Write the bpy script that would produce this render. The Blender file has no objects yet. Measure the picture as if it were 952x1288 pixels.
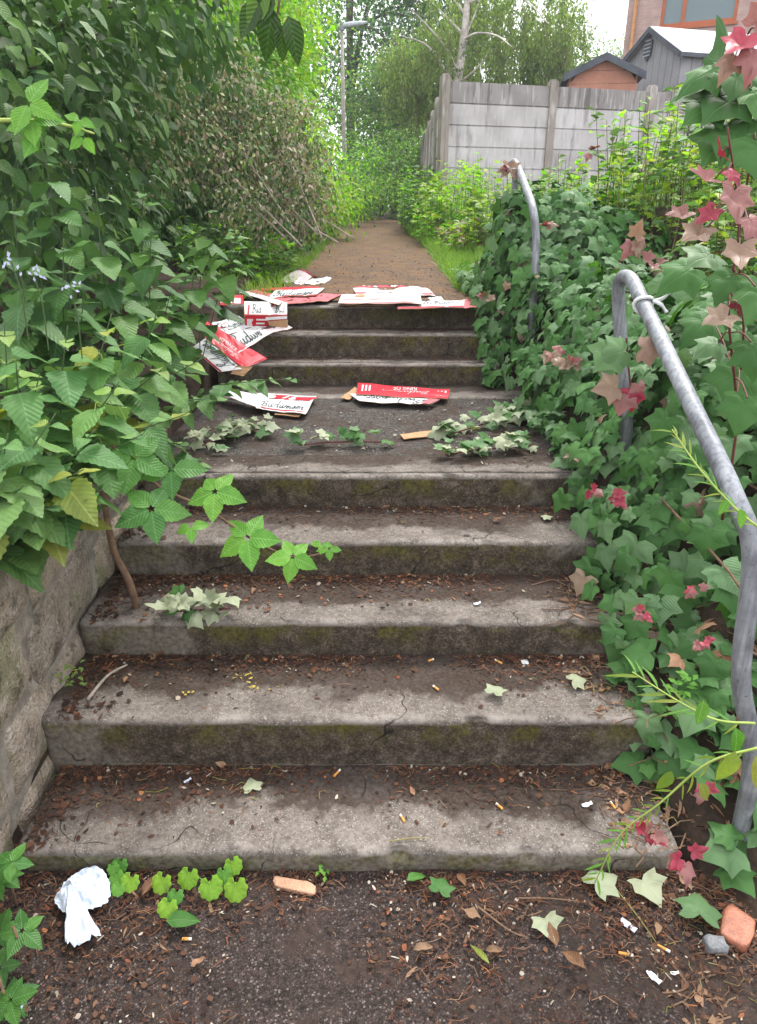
import bpy, math, random
import numpy as np
from mathutils import Vector, Matrix, noise as mnoise

# ------------------------------------------------------------------ camera, sky, sun, exposure
SC = bpy.context.scene
COL = SC.collection
EYE = 1.584
PITCH = math.radians(23)
F = 877.0
cam = bpy.data.cameras.new('camera')
cam.sensor_fit = 'VERTICAL'; cam.sensor_height = 36.0
cam.lens = F / 1288 * 36
cam.shift_y = -9.5 / 1288
cam.clip_start = 0.05; cam.clip_end = 2000
camo = bpy.data.objects.new('camera', cam); COL.objects.link(camo)
camo.location = (0, 0, EYE); camo.rotation_euler = (math.radians(90) - PITCH, 0, 0)
SC.camera = camo
SUN_EL, SUN_AZ = math.radians(58), math.radians(25)      # azimuth from +y towards +x
w = bpy.data.worlds.new('World'); SC.world = w; w.use_nodes = True
nt = w.node_tree; nt.nodes.clear()
wo = nt.nodes.new('ShaderNodeOutputWorld'); bg = nt.nodes.new('ShaderNodeBackground')
sky = nt.nodes.new('ShaderNodeTexSky'); sky.sky_type = 'NISHITA'; sky.sun_disc = False
sky.sun_elevation = SUN_EL; sky.sun_rotation = SUN_AZ; sky.air_density = 1.0; sky.dust_density = 3.0
mx = nt.nodes.new('ShaderNodeMixRGB'); mx.inputs[0].default_value = 0.78
mx.inputs[2].default_value = (9.5, 9.4, 9.4, 1)            # even cloud deck over the clear-sky gradient
nt.links.new(sky.outputs[0], mx.inputs[1]); nt.links.new(mx.outputs[0], bg.inputs[0])
bg.inputs[1].default_value = 0.11
nt.links.new(bg.outputs[0], wo.inputs[0])
sl = bpy.data.lights.new('sun', 'SUN'); sl.energy = 1.5; sl.angle = math.radians(14); sl.color = (1, .96, .9)
so = bpy.data.objects.new('sun', sl); COL.objects.link(so)
sd = Vector((math.sin(SUN_AZ) * math.cos(SUN_EL), math.cos(SUN_AZ) * math.cos(SUN_EL), math.sin(SUN_EL)))
so.rotation_euler = sd.to_track_quat('Z', 'Y').to_euler()
SC.view_settings.view_transform = 'Standard'; SC.view_settings.look = 'None'
SC.view_settings.exposure = 1.42; SC.view_settings.gamma = 1
SC.render.engine = 'CYCLES'
cy = SC.cycles
cy.max_bounces = 6; cy.diffuse_bounces = 2; cy.glossy_bounces = 2; cy.transmission_bounces = 3; cy.transparent_max_bounces = 4
cy.caustics_reflective = False; cy.caustics_refractive = False
cy.use_denoising = True

# ------------------------------------------------------------------ helpers
RNG = np.random.default_rng(11)
random.seed(5)
CP, SP = math.cos(PITCH), math.sin(PITCH)
def ray(px, py):
    x = (px - 476) / F; v = (634.5 - py) / F
    return Vector((x, CP + v * SP, -SP + v * CP))
def P(px, py, Y):
    r = ray(px, py); return Vector((0, 0, EYE)) + r * (Y / r.y)
def G(px, py, z):
    r = ray(px, py); return Vector((0, 0, EYE)) + r * ((z - EYE) / r.z)
def proj(p):
    p = np.asarray(p, float); q = p - np.array([0, 0, EYE])
    dep = q[:, 1] * CP - q[:, 2] * SP; up = q[:, 1] * SP + q[:, 2] * CP
    return 476 + F * q[:, 0] / np.maximum(dep, .01), 634.5 - F * up / np.maximum(dep, .01), dep

def link(o, parent=None, m=None):
    COL.objects.link(o)
    if parent is not None: o.parent = parent
    return o
def mesh_np(name, V, T, mats, uv=None, smooth=True, mi=None):
    V = np.asarray(V, np.float32); T = np.asarray(T, np.int32)
    me = bpy.data.meshes.new(name)
    me.vertices.add(len(V)); me.vertices.foreach_set('co', V.ravel())
    k = T.shape[1]
    me.loops.add(T.size); me.loops.foreach_set('vertex_index', T.ravel())
    me.polygons.add(len(T)); me.polygons.foreach_set('loop_start', np.arange(0, T.size, k, dtype=np.int32))
    me.polygons.foreach_set('use_smooth', np.full(len(T), smooth))
    if mi is not None: me.polygons.foreach_set('material_index', np.asarray(mi, np.int32))
    if uv is not None:
        l = me.uv_layers.new(name='UVMap'); l.data.foreach_set('uv', np.asarray(uv, np.float32)[T.ravel()].ravel())
    for m in (mats if isinstance(mats, (list, tuple)) else [mats]): me.materials.append(m)
    me.update(calc_edges=True)
    return me
class MB:
    def __init__(s): s.v = []; s.f = []; s.m = []
    def add(s, vs, fs, mi=0):
        b = len(s.v); s.v += [tuple(v) for v in vs]; s.f += [tuple(i + b for i in f) for f in fs]; s.m += [mi] * len(fs)
    def box(s, c, sz, ax=None, mi=0):
        c = Vector(c); hx, hy, hz = [a / 2 for a in sz]
        A = ax or (Vector((1, 0, 0)), Vector((0, 1, 0)), Vector((0, 0, 1)))
        vs = [c + A[0] * (hx * i) + A[1] * (hy * j) + A[2] * (hz * k) for k in (-1, 1) for j in (-1, 1) for i in (-1, 1)]
        s.add(vs, [(0, 2, 3, 1), (4, 5, 7, 6), (0, 1, 5, 4), (2, 6, 7, 3), (0, 4, 6, 2), (1, 3, 7, 5)], mi)
    def tube(s, pts, rad, n=6, caps=True, mi=0):
        pts = [Vector(p) for p in pts]; L = len(pts)
        if not isinstance(rad, (list, tuple)): rad = [rad] * L
        vs = []; prev = None
        for i, p in enumerate(pts):
            t = (pts[min(i + 1, L - 1)] - pts[max(i - 1, 0)]).normalized()
            if prev is None:
                a = t.orthogonal().normalized()
            else:
                a = (prev - t * prev.dot(t)).normalized()
            prev = a; b = t.cross(a)
            for k in range(n):
                an = 2 * math.pi * k / n
                vs.append(p + (a * math.cos(an) + b * math.sin(an)) * rad[i])
        fs = [(i * n + k, i * n + (k + 1) % n, (i + 1) * n + (k + 1) % n, (i + 1) * n + k) for i in range(L - 1) for k in range(n)]
        if caps: fs += [tuple(range(n - 1, -1, -1)), tuple((L - 1) * n + k for k in range(n))]
        s.add(vs, fs, mi)
    def build(s, name, mats, parent=None, org=None, smooth=False):
        me = bpy.data.meshes.new(name)
        o = Vector(org) if org is not None else (Vector(parent.location) if parent is not None and parent.parent is None else Vector((0, 0, 0)))
        if parent is not None and parent.parent is not None:
            o = Vector(parent.location) + Vector(parent.parent.location)
        me.from_pydata([tuple(Vector(v) - o) for v in s.v], [], s.f)
        for m in (mats if isinstance(mats, (list, tuple)) else [mats]): me.materials.append(m)
        me.polygons.foreach_set('material_index', s.m)
        me.polygons.foreach_set('use_smooth', [smooth] * len(s.f))
        me.update()
        ob = bpy.data.objects.new(name, me); link(ob, parent)
        if parent is None: ob.location = o
        elif org is not None and parent.parent is None: ob.location = Vector(org) - Vector(parent.location)
        return ob
def bez(pts, n=8):
    """Catmull-Rom through the points"""
    pts = [Vector(p) for p in pts]; q = [pts[0] * 2 - pts[1]] + pts + [pts[-1] * 2 - pts[-2]]
    out = []
    for i in range(1, len(q) - 2):
        for k in range(n):
            t = k / n
            a, b, c, d = q[i - 1], q[i], q[i + 1], q[i + 2]
            out.append(.5 * ((2 * b) + (c - a) * t + (2 * a - 5 * b + 4 * c - d) * t * t + (3 * b - a - 3 * c + d) * t ** 3))
    out.append(pts[-1]); return out
def tag(o, label=None, cat=None, group=None, kind=None):
    if label: o['label'] = label
    if cat: o['category'] = cat
    if group: o['group'] = group
    if kind: o['kind'] = kind
    return o
def thing(name, loc, label, cat, group=None):
    o = bpy.data.objects.new(name, None); o.empty_display_size = .05; link(o); o.location = loc
    return tag(o, label, cat, group)

# ------------------------------------------------------------------ materials
def newmat(name):
    m = bpy.data.materials.new(name); m.use_nodes = True
    n = m.node_tree; n.nodes.clear(); return m, n
class N:
    """tiny node-graph helper"""
    def __init__(s, t): s.t = t
    def n(s, ty, **kw):
        x = s.t.nodes.new('ShaderNode' + ty)
        for k, v in kw.items(): setattr(x, k, v)
        return x
    def set(s, sock, v):
        if isinstance(v, bpy.types.NodeSocket): s.t.links.new(v, sock)
        elif isinstance(v, tuple) and len(v) == 3 and sock.type == 'RGBA': sock.default_value = (*v, 1)
        else: sock.default_value = v
    def math(s, op, a, b=None, c=None):
        x = s.n('Math', operation=op); s.set(x.inputs[0], a)
        if b is not None: s.set(x.inputs[1], b)
        if c is not None: s.set(x.inputs[2], c)
        return x.outputs[0]
    def mix(s, f, a, b, bt='MIX'):
        x = s.n('MixRGB', blend_type=bt); s.set(x.inputs[0], f); s.set(x.inputs[1], a); s.set(x.inputs[2], b); return x.outputs[0]
    def noise(s, vec, scale, detail=3, rough=.55):
        x = s.n('TexNoise'); s.set(x.inputs['Scale'], scale); s.set(x.inputs['Detail'], detail); s.set(x.inputs['Roughness'], rough)
        if vec is not None: s.set(x.inputs['Vector'], vec)
        return x.outputs[0]
    def voro(s, vec, scale, out=0, feat='F1'):
        x = s.n('TexVoronoi', feature=feat); s.set(x.inputs['Scale'], scale)
        if vec is not None: s.set(x.inputs['Vector'], vec)
        return x.outputs[out]
    def ss(s, v, lo, hi):
        x = s.n('MapRange', interpolation_type='SMOOTHSTEP'); s.set(x.inputs[0], v); s.set(x.inputs[1], lo); s.set(x.inputs[2], hi); return x.outputs[0]
    def ramp(s, v, stops):
        x = s.n('ValToRGB'); e = x.color_ramp.elements
        while len(e) < len(stops): e.new(.5)
        for i, (p, c) in enumerate(stops): e[i].position = p; e[i].color = (*c, 1)
        s.set(x.inputs[0], v); return x.outputs[0]
    def bsdf(s, col, rough=.8, spec=.3, bump=None, bstr=.3, bdist=.005, metal=0):
        b = s.n('BsdfPrincipled'); s.set(b.inputs['Base Color'], col); s.set(b.inputs['Roughness'], rough)
        s.set(b.inputs['Specular IOR Level'], spec); s.set(b.inputs['Metallic'], metal)
        if bump is not None:
            u = s.n('Bump'); s.set(u.inputs['Height'], bump); u.inputs['Strength'].default_value = bstr; u.inputs['Distance'].default_value = bdist
            s.t.links.new(u.outputs[0], b.inputs['Normal'])
        return b.outputs[0]
    def out(s, sh):
        o = s.n('OutputMaterial'); s.t.links.new(sh, o.inputs[0])

def leafmat(name, cols, rough=.45, trans=.3, vein=None, veincol=None, back=None, spec=.35, var=.35, tcol=None):
    cols = [(r * 1.06, gg, b * .74) if gg > r and gg > b * 1.4 else (r, gg, b) for r, gg, b in cols]
    m, t = newmat(name); g = N(t)
    oi = g.n('ObjectInfo'); ge = g.n('NewGeometry')
    rnd = g.math('FRACT', g.math('ADD', oi.outputs['Random'], ge.outputs['Random Per Island']))
    k = len(cols); base = g.ramp(rnd, [(i / max(1, k - 1) * .98 + .01, c) for i, c in enumerate(cols)])
    nz = g.noise(ge.outputs['Position'], 2.2, 2)
    base = g.mix(1.0, base, g.ramp(nz, [(.3, (1 - var,) * 3), (.7, (1 + var * .5, 1 + var * .5, 1 + var * .3))]), 'MULTIPLY')
    uv = g.n('UVMap'); sx = g.n('SeparateXYZ'); t.links.new(uv.outputs[0], sx.inputs[0])
    u, v = sx.outputs[0], sx.outputs[1]
    bump = None
    if vein:
        au = g.math('ABSOLUTE', u)
        if vein == 'pinnate':
            ph = g.math('FRACT', g.math('MULTIPLY', g.math('SUBTRACT', v, g.math('MULTIPLY', au, .9)), 9.0))
            lat = g.math('ABSOLUTE', g.math('SUBTRACT', ph, .5))
            lm = g.ss(lat, .36, .5)
            mid = g.ss(au, .022, .008)
            vm = g.math('MAXIMUM', g.math('MULTIPLY', lm, .38), mid); bump = g.ss(lat, .0, .5)
        else:
            an = g.math('ARCTAN2', u, g.math('SUBTRACT', v, .02))
            r = g.math('SQRT', g.math('ADD', g.math('MULTIPLY', u, u), g.math('MULTIPLY', v, v)))
            dl = g.math('MULTIPLY', g.math('ABSOLUTE', g.math('SINE', g.math('MULTIPLY', an, 4.0))), r)
            vm = g.ss(dl, .045, .01); bump = g.ss(dl, .1, .0)
        base = g.mix(g.math('MULTIPLY', vm, .55), base, veincol or (.3, .4, .2))
        # faint blotches
    bl = g.noise(uv.outputs[0], 6.0, 3)
    base = g.mix(1.0, base, g.ramp(bl, [(.3, (.82, .84, .8)), (.7, (1.12, 1.1, 1.08))]), 'MULTIPLY')
    if back: base = g.mix(g.math('MULTIPLY', ge.outputs['Backfacing'], .75), base, back)
    p = g.bsdf(base, rough, spec, bump, .35, .003) if bump is not None else g.bsdf(base, rough, spec)
    if trans > 0:
        tr = g.n('BsdfTranslucent'); t.links.new(g.mix(1.0, base, tcol or (1.5, 1.6, .7), 'MULTIPLY'), tr.inputs[0])
        ms = g.n('MixShader'); ms.inputs[0].default_value = trans
        t.links.new(p, ms.inputs[1]); t.links.new(tr.outputs[0], ms.inputs[2]); p = ms.outputs[0]
    g.out(p); return m
def plain(name, col, rough=.7, spec=.3, var=.2, scale=12, bump=.15, metal=0):
    m, t = newmat(name); g = N(t); co = g.n('TexCoord').outputs['Object']
    nz = g.noise(co, scale, 4); n2 = g.noise(co, scale * 7, 2)
    c = g.mix(1.0, col, g.ramp(nz, [(.3, (1 - var,) * 3), (.7, (1 + var,) * 3)]), 'MULTIPLY')
    c = g.mix(1.0, c, g.ramp(n2, [(.3, (1 - var * .5,) * 3), (.7, (1 + var * .5,) * 3)]), 'MULTIPLY')
    g.out(g.bsdf(c, rough, spec, n2, bump, .004, metal)); return m

def tarmac(name, c0, c1, chip, dirt, dirtmask=(.45, .62), scale=1.0):
    m, t = newmat(name); g = N(t); co = g.n('NewGeometry').outputs['Position']
    v = g.voro(co, 230 * scale, 1); vd = g.voro(co, 230 * scale, 0)
    sv = g.n('SeparateColor'); t.links.new(v, sv.inputs[0])
    c = g.ramp(sv.outputs[0], [(0, c0), (.86, c1), (.97, chip), (1, chip)])
    c = g.mix(g.math('MULTIPLY', g.ss(vd, .4, .75), .7), c, tuple(a * .6 for a in c0))
    big = g.noise(co, 4.5, 5, .65)
    c = g.mix(g.ss(big, *dirtmask), c, dirt)
    fine = g.noise(co, 45, 6, .7)
    c = g.mix(1.0, c, g.ramp(fine, [(.3, (.5,) * 3), (.7, (1.45,) * 3)]), 'MULTIPLY')
    h = g.math('ADD', g.math('MULTIPLY', g.math('SUBTRACT', 1.0, vd), .6), fine)
    g.out(g.bsdf(c, .85, .25, h, .8, .004)); return m

def concrete_step(name):
    m, t = newmat(name); g = N(t)
    co = g.n('TexCoord').outputs['Object']; pos = g.n('NewGeometry').outputs['Position']
    s = g.n('SeparateXYZ'); t.links.new(co, s.inputs[0]); x, y, z = s.outputs
    big = g.noise(pos, 3.0, 5, .6); mid = g.noise(pos, 13, 5, .65); fine = g.noise(pos, 70, 3)
    vc = g.voro(pos, 340, 1); sv = g.n('SeparateColor'); t.links.new(vc, sv.inputs[0])
    conc = g.ramp(mid, [(.25, (.09, .077, .066)), (.5, (.18, .157, .138)), (.75, (.275, .245, .218))])
    conc = g.mix(1.0, conc, g.ramp(fine, [(.3, (.75, .74, .73)), (.7, (1.25, 1.24, 1.23))]), 'MULTIPLY')
    conc = g.mix(g.math('MULTIPLY', g.ss(sv.outputs[0], .88, .97), .6), conc, (.42, .4, .38))
    conc = g.mix(g.math('MULTIPLY', g.ss(sv.outputs[1], .78, .95), .6), conc, (.06, .05, .045))
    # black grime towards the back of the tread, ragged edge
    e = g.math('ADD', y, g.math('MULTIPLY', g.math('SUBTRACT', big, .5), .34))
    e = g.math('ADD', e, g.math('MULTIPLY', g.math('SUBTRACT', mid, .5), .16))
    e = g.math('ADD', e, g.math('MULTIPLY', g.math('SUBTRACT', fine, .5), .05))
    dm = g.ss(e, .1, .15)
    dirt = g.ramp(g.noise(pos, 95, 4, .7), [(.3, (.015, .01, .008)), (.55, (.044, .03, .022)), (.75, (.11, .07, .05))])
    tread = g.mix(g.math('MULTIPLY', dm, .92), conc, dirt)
    st = g.ss(g.noise(pos, 6.5, 6, .7), .46, .64)
    tread = g.mix(g.math('MULTIPLY', st, .7), tread, g.ramp(fine, [(.3, (.04, .031, .027)), (.7, (.11, .09, .08))]))
    # riser: algae black, moss patches, bare patches
    rk = g.ramp(g.noise(pos, 24, 8, .72), [(.28, (.026, .02, .015)), (.5, (.075, .06, .046)), (.68, (.15, .125, .1)), (.8, (.24, .205, .17))])
    wz = g.n('SeparateXYZ'); t.links.new(pos, wz.inputs[0])
    bare = g.ss(g.math('ADD', g.math('ADD', g.noise(pos, 5, 6, .65), g.math('MULTIPLY', g.ss(g.math('ABSOLUTE', x), .45, .85), .22)), g.ss(wz.outputs[2], .085, .06)), .6, .74)
    rk = g.mix(1.0, rk, g.ramp(g.noise(pos, 150, 3, .7), [(.35, (.45, .43, .4)), (.55, (1, 1, 1)), (.7, (2.1, 1.95, 1.75))]), 'MULTIPLY')
    rk = g.mix(g.math('MULTIPLY', bare, .75), rk, g.ramp(fine, [(.3, (.11, .095, .075)), (.7, (.27, .24, .2))]))
    mm = g.math('MULTIPLY', g.ss(g.noise(pos, 7, 6, .7), .44, .6), g.ss(z, -.12, -.03))
    rk = g.mix(g.math('MULTIPLY', mm, .7), rk, g.ramp(fine, [(.3, (.03, .032, .006)), (.7, (.15, .14, .02))]))
    rm = g.ss(g.math('ADD', g.math('MULTIPLY', z, -1.0), g.math('MULTIPLY', g.math('SUBTRACT', mid, .5), .03)), .008, .02)
    c = g.mix(rm, tread, rk)
    ck = g.n('TexVoronoi', feature='DISTANCE_TO_EDGE'); ck.inputs['Scale'].default_value = 1.15; nv = g.n('VectorMath', operation='ADD'); t.links.new(pos, nv.inputs[0]); nn_ = g.n('TexNoise'); nn_.inputs['Scale'].default_value = 6; t.links.new(pos, nn_.inputs[0])
    sc_ = g.n('VectorMath', operation='SCALE'); sc_.inputs['Scale'].default_value = .25; t.links.new(nn_.outputs[1], sc_.inputs[0]); t.links.new(sc_.outputs[0], nv.inputs[1]); t.links.new(nv.outputs[0], ck.inputs['Vector'])
    crack = g.math('MULTIPLY', g.ss(ck.outputs[0], .0045, .001), g.ss(big, .45, .55))
    c = g.mix(g.math('MULTIPLY', crack, .85), c, (.012, .01, .008))
    # worn pale arris
    ed = g.math('MULTIPLY', g.ss(g.math('ABSOLUTE', g.math('ADD', z, .004)), .014, .004), g.ss(g.math('ABSOLUTE', g.math('SUBTRACT', y, .006)), .04, .008))
    c = g.mix(g.math('MULTIPLY', ed, g.math('MULTIPLY', g.ss(mid, .45, .62), .4)), c, (.36, .33, .3))
    h = g.math('ADD', g.math('MULTIPLY', mid, 1.0), g.math('ADD', g.math('MULTIPLY', fine, .6), g.math('MULTIPLY', sv.outputs[0], .25)))
    g.out(g.bsdf(c, .88, .2, h, .7, .006)); return m

def stonemat(name):
    m, t = newmat(name); g = N(t); pos = g.n('NewGeometry').outputs['Position']; oi = g.n('ObjectInfo').outputs['Random']
    a = g.noise(pos, 9, 5, .6); b = g.noise(pos, 30, 4); f = g.noise(pos, 120, 2)
    c = g.ramp(a, [(.25, (.15, .125, .09)), (.5, (.34, .285, .225)), (.72, (.47, .41, .35))])
    c = g.mix(g.math('MULTIPLY', g.ss(g.noise(pos, 5, 4), .5, .65), .6), c, (.17, .19, .09))
    c = g.mix(g.math('MULTIPLY', g.ss(b, .58, .7), .6), c, (.48, .45, .43))
    c = g.mix(1.0, c, g.ramp(oi, [(0, (.8, .8, .82)), (1, (1.12, 1.08, 1.03))]), 'MULTIPLY')
    c = g.mix(1.0, c, g.ramp(f, [(.3, (.72,) * 3), (.7, (1.25,) * 3)]), 'MULTIPLY')
    c = g.mix(g.math('MULTIPLY', g.ss(g.noise(pos, 14, 6, .7), .55, .66), .7), c, (.06, .055, .04))
    g.out(g.bsdf(c, .85, .2, g.math('ADD', b, g.math('MULTIPLY', f, .9)), .9, .01)); return m

def fencemat(name, dark=(.17, .15, .15), lo=(.42, .4, .4), hi=(.6, .58, .585), amt=.5):
    m, t = newmat(name); g = N(t); pos = g.n('NewGeometry').outputs['Position']
    mp = g.n('Mapping'); mp.inputs['Scale'].default_value = (6, 6, .8); t.links.new(pos, mp.inputs[0])
    st = g.noise(mp.outputs[0], 1.6, 5, .6); b = g.noise(pos, 2.2, 4); f = g.noise(pos, 45, 3); oi = g.n('ObjectInfo').outputs['Random']
    c = g.ramp(b, [(.3, lo), (.7, hi)])
    c = g.mix(g.math('MULTIPLY', g.ss(st, .52, .66), amt), c, dark)
    c = g.mix(g.math('MULTIPLY', g.ss(g.noise(mp.outputs[0], 3.1, 3), .56, .66), .5), c, (.62, .6, .6))
    c = g.mix(1.0, c, g.ramp(oi, [(0, (.82, .8, .8)), (1, (1.12, 1.12, 1.13))]), 'MULTIPLY')
    g.out(g.bsdf(c, .9, .2, f, .4, .006)); return m
def brickmat(name):
    m, t = newmat(name); g = N(t); co = g.n('TexCoord').outputs['Object']
    s = g.n('SeparateXYZ'); t.links.new(co, s.inputs[0])
    cb = g.n('CombineXYZ'); t.links.new(g.math('ADD', s.outputs[0], s.outputs[1]), cb.inputs[0]); t.links.new(s.outputs[2], cb.inputs[1])
    b = g.n('TexBrick'); t.links.new(cb.outputs[0], b.inputs[0]); b.inputs['Scale'].default_value = 1
    b.inputs['Brick Width'].default_value = .225; b.inputs['Row Height'].default_value = .075; b.inputs['Mortar Size'].default_value = .008
    b.inputs['Color1'].default_value = (.46, .32, .29, 1); b.inputs['Color2'].default_value = (.4, .27, .25, 1); b.inputs['Mortar'].default_value = (.44, .33, .3, 1)
    c = g.mix(1.0, b.outputs[0], g.ramp(g.noise(co, 3, 3), [(.3, (.85,) * 3), (.7, (1.15,) * 3)]), 'MULTIPLY')
    g.out(g.bsdf(c, .9, .15)); return m

def steelmat():
    m, t = newmat('galvanised_steel'); g = N(t); pos = g.n('NewGeometry').outputs['Position']
    a = g.noise(pos, 14, 6, .65); f = g.noise(pos, 110, 4, .7); mp = g.n('Mapping'); mp.inputs['Scale'].default_value = (90, 90, 5); t.links.new(pos, mp.inputs[0]); st = g.noise(mp.outputs[0], 1, 3)
    c = g.ramp(a, [(.3, (.17, .18, .2)), (.5, (.27, .285, .31)), (.7, (.36, .38, .41))])
    c = g.mix(1.0, c, g.ramp(st, [(.35, (.7, .7, .72)), (.6, (1.1, 1.1, 1.1))]), 'MULTIPLY')
    c = g.mix(g.math('MULTIPLY', g.ss(f, .6, .68), .6), c, (.07, .06, .055))
    c = g.mix(g.math('MULTIPLY', g.ss(g.noise(pos, 9, 6, .75), .62, .7), .6), c, (.16, .085, .045))
    g.out(g.bsdf(c, g.ramp(a, [(.3, (.38,) * 3), (.7, (.62,) * 3)]), .4, g.math('ADD', a, f), .25, .003, .3)); return m
M = {}
M['step'] = concrete_step('weathered_concrete')
M['stone'] = stonemat('wall_stone'); M['mortar'] = plain('mortar', (.24, .215, .18), .95, .1, .4, 15, .5)
M['tar_low'] = tarmac('lower_tarmac', (.02, .014, .012), (.065, .047, .042), (.17, .14, .13), (.045, .03, .024))
M['tar_land'] = tarmac('landing_tarmac', (.03, .026, .022), (.1, .088, .078), (.22, .2, .18), (.05, .034, .026))
M['tar_path'] = tarmac('path_tarmac', (.06, .036, .023), (.17, .108, .07), (.26, .19, .14), (.17, .092, .04), (.4, .68))
M['soil'] = plain('soil', (.045, .032, .024), .95, .1, .5, 9, .8)
M['fence'] = fencemat('fence_concrete')
M['fence_top'] = fencemat('fence_concrete_weathered', (.13, .115, .11), (.27, .25, .245), (.4, .38, .375), .7); M['fence_post'] = fencemat('fence_post_concrete', (.15, .12, .1), (.27, .235, .21), (.38, .34, .31), .6)
M['brick'] = brickmat('brick')
M['nettle'] = leafmat('nettle_leaf', [(.05, .15, .052), (.09, .215, .075), (.145, .285, .105)], .55, .2, 'pinnate', (.13, .28, .1), (.14, .25, .12))
M['nettle_dark'] = leafmat('nettle_leaf_deep', [(.025, .09, .025), (.05, .145, .035), (.09, .21, .05)], .55, .15, 'pinnate', (.08, .18, .07), (.09, .18, .09))
M['nettle_yel'] = leafmat('nettle_leaf_yellowing', [(.17, .27, .06), (.3, .34, .08)], .5, .3, 'pinnate', (.35, .4, .12))
M['nettle_top'] = leafmat('nettle_young', [(.16, .29, .08), (.22, .34, .12)], .5, .3, 'pinnate', (.25, .38, .15))
M['bramble'] = leafmat('bramble_leaf', [(.10, .3, .05), (.16, .38, .07)], .45, .35, 'pinnate', (.24, .48, .14), (.2, .36, .15))
M['bramble_dk'] = leafmat('bramble_leaf_deep', [(.05, .17, .05), (.09, .25, .06)], .45, .3, 'pinnate', (.14, .32, .1), (.16, .26, .14))
M['lime'] = leafmat('round_leaf', [(.17, .38, .04), (.24, .46, .06)], .5, .35, 'palmate', (.3, .5, .12)); M['lime_dk'] = leafmat('round_leaf_deep', [(.08, .25, .06), (.14, .34, .07)], .5, .3, 'palmate', (.2, .4, .12))
M['ivy'] = leafmat('ivy_leaf', [(.009, .042, .014), (.02, .08, .022), (.04, .13, .03), (.1, .24, .05)], .52, .16, 'palmate', (.2, .36, .12), (.07, .17, .05), .17)
M['ivy_lt'] = leafmat('ivy_leaf_light', [(.05, .19, .04), (.1, .26, .05)], .5, .28, 'palmate', (.2, .34, .14), (.14, .24, .12))
M['ivy_pink'] = leafmat('ivy_leaf_young_red', [(.2, .03, .05), (.32, .08, .1), (.26, .13, .1), (.14, .12, .05)], .42, .25, 'palmate', (.4, .16, .15), (.35, .17, .16), tcol=(1.4, .9, .9))
M['ivy_rose'] = leafmat('ivy_bud_red', [(.36, .03, .07), (.42, .08, .12)], .42, .25, None, tcol=(1.4, .8, .9))
M['ivy_tan'] = leafmat('ivy_leaf_bronze', [(.26, .12, .1), (.2, .17, .07), (.3, .17, .14), (.12, .17, .05)], .42, .25, 'palmate', (.4, .24, .2), (.34, .24, .18), tcol=(1.3, 1, .8))
M['ivy_pale'] = leafmat('ivy_leaf_wilted', [(.13, .19, .09), (.24, .29, .16), (.3, .33, .22), (.08, .14, .06)], .6, .15, 'palmate', (.3, .35, .22), (.36, .4, .28))
M['hedge'] = leafmat('hedge_leaf', [(.024, .066, .012), (.05, .125, .02), (.105, .23, .035)], .45, .18, 'pinnate', (.05, .13, .04), (.06, .13, .05), .35)
M['bright'] = leafmat('bright_leaf', [(.1, .3, .035), (.19, .43, .05), (.3, .54, .09)], .5, .52)
M['yelgreen'] = leafmat('yellow_green_leaf', [(.15, .28, .05), (.25, .38, .08), (.36, .44, .12)], .5, .42)
M['midtree'] = leafmat('tree_leaf', [(.035, .12, .04), (.065, .19, .06), (.13, .3, .1)], .5, .5)
M['darktree'] = leafmat('dark_tree_leaf', [(.02, .075, .045), (.04, .12, .065), (.1, .21, .12)], .5, .45)
M['birchleaf'] = leafmat('birch_leaf', [(.11, .2, .09), (.17, .27, .13), (.27, .37, .21)], .5, .55)
M['dry'] = leafmat('dry_leaf', [(.14, .11, .07), (.3, .25, .17), (.44, .38, .29), (.5, .45, .37), (.22, .15, .08)], .7, .2, tcol=(1.2, 1, .7))
M['dryleaf'] = leafmat('brown_leaf', [(.12, .055, .03), (.22, .11, .06), (.3, .19, .12), (.36, .2, .13)], .6, .1, 'pinnate', (.3, .18, .1), tcol=(1.2, .9, .6))
M['grass'] = leafmat('grass_blade', [(.09, .22, .03), (.17, .34, .05), (.24, .4, .07)], .5, .35)
M['weedstem'] = leafmat('weed_stem', [(.1, .13, .05), (.16, .15, .07), (.12, .06, .04)], .6, 0)
M['drygrass'] = leafmat('dry_stalk', [(.3, .25, .12), (.24, .27, .1)], .6, .2)
M['chip'] = leafmat('bark_flake', [(.018, .009, .007), (.045, .02, .013), (.09, .036, .02), (.03, .015, .01), (.16, .075, .04)], .8, 0, var=.2)
M['rust'] = leafmat('rusty_flake', [(.2, .07, .03), (.3, .12, .05), (.16, .05, .03)], .8, 0, var=.2)
M['fibre'] = leafmat('rusty_fibre', [(.09, .035, .02), (.2, .075, .035), (.14, .05, .03), (.26, .14, .07)], .8, 0, var=.2)
M['grit'] = leafmat('pale_grit', [(.3, .27, .22), (.45, .4, .34), (.2, .14, .1)], .8, 0, var=.1)
M['stem_nettle'] = plain('nettle_stem', (.07, .11, .045), .7); M['stem_red'] = plain('red_stem', (.13, .035, .03), .6); M['stem_green'] = plain('green_stem', (.14, .26, .06), .6)
M['stem_brown'] = plain('brown_stem', (.16, .1, .065), .8, .2, .35, 30); M['stem_grey'] = plain('grey_twig', (.3, .26, .21), .85, .2, .3, 25)
M['stem_yel'] = plain('yellow_green_stem', (.32, .42, .1), .55)
M['bark'] = plain('bark', (.1, .08, .06), .9, .15, .4, 6, .8); M['birchbark'] = plain('birch_bark', (.5, .45, .42), .8, .2, .45, 3.5, .5)
M['steel'] = steelmat()
M['white_pl'] = plain('white_plastic', (.78, .8, .8), .45, .4, .06)
M['red_card'] = plain('red_card', (.5, .012, .03), .42, .4, .14, 20, .1)
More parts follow.
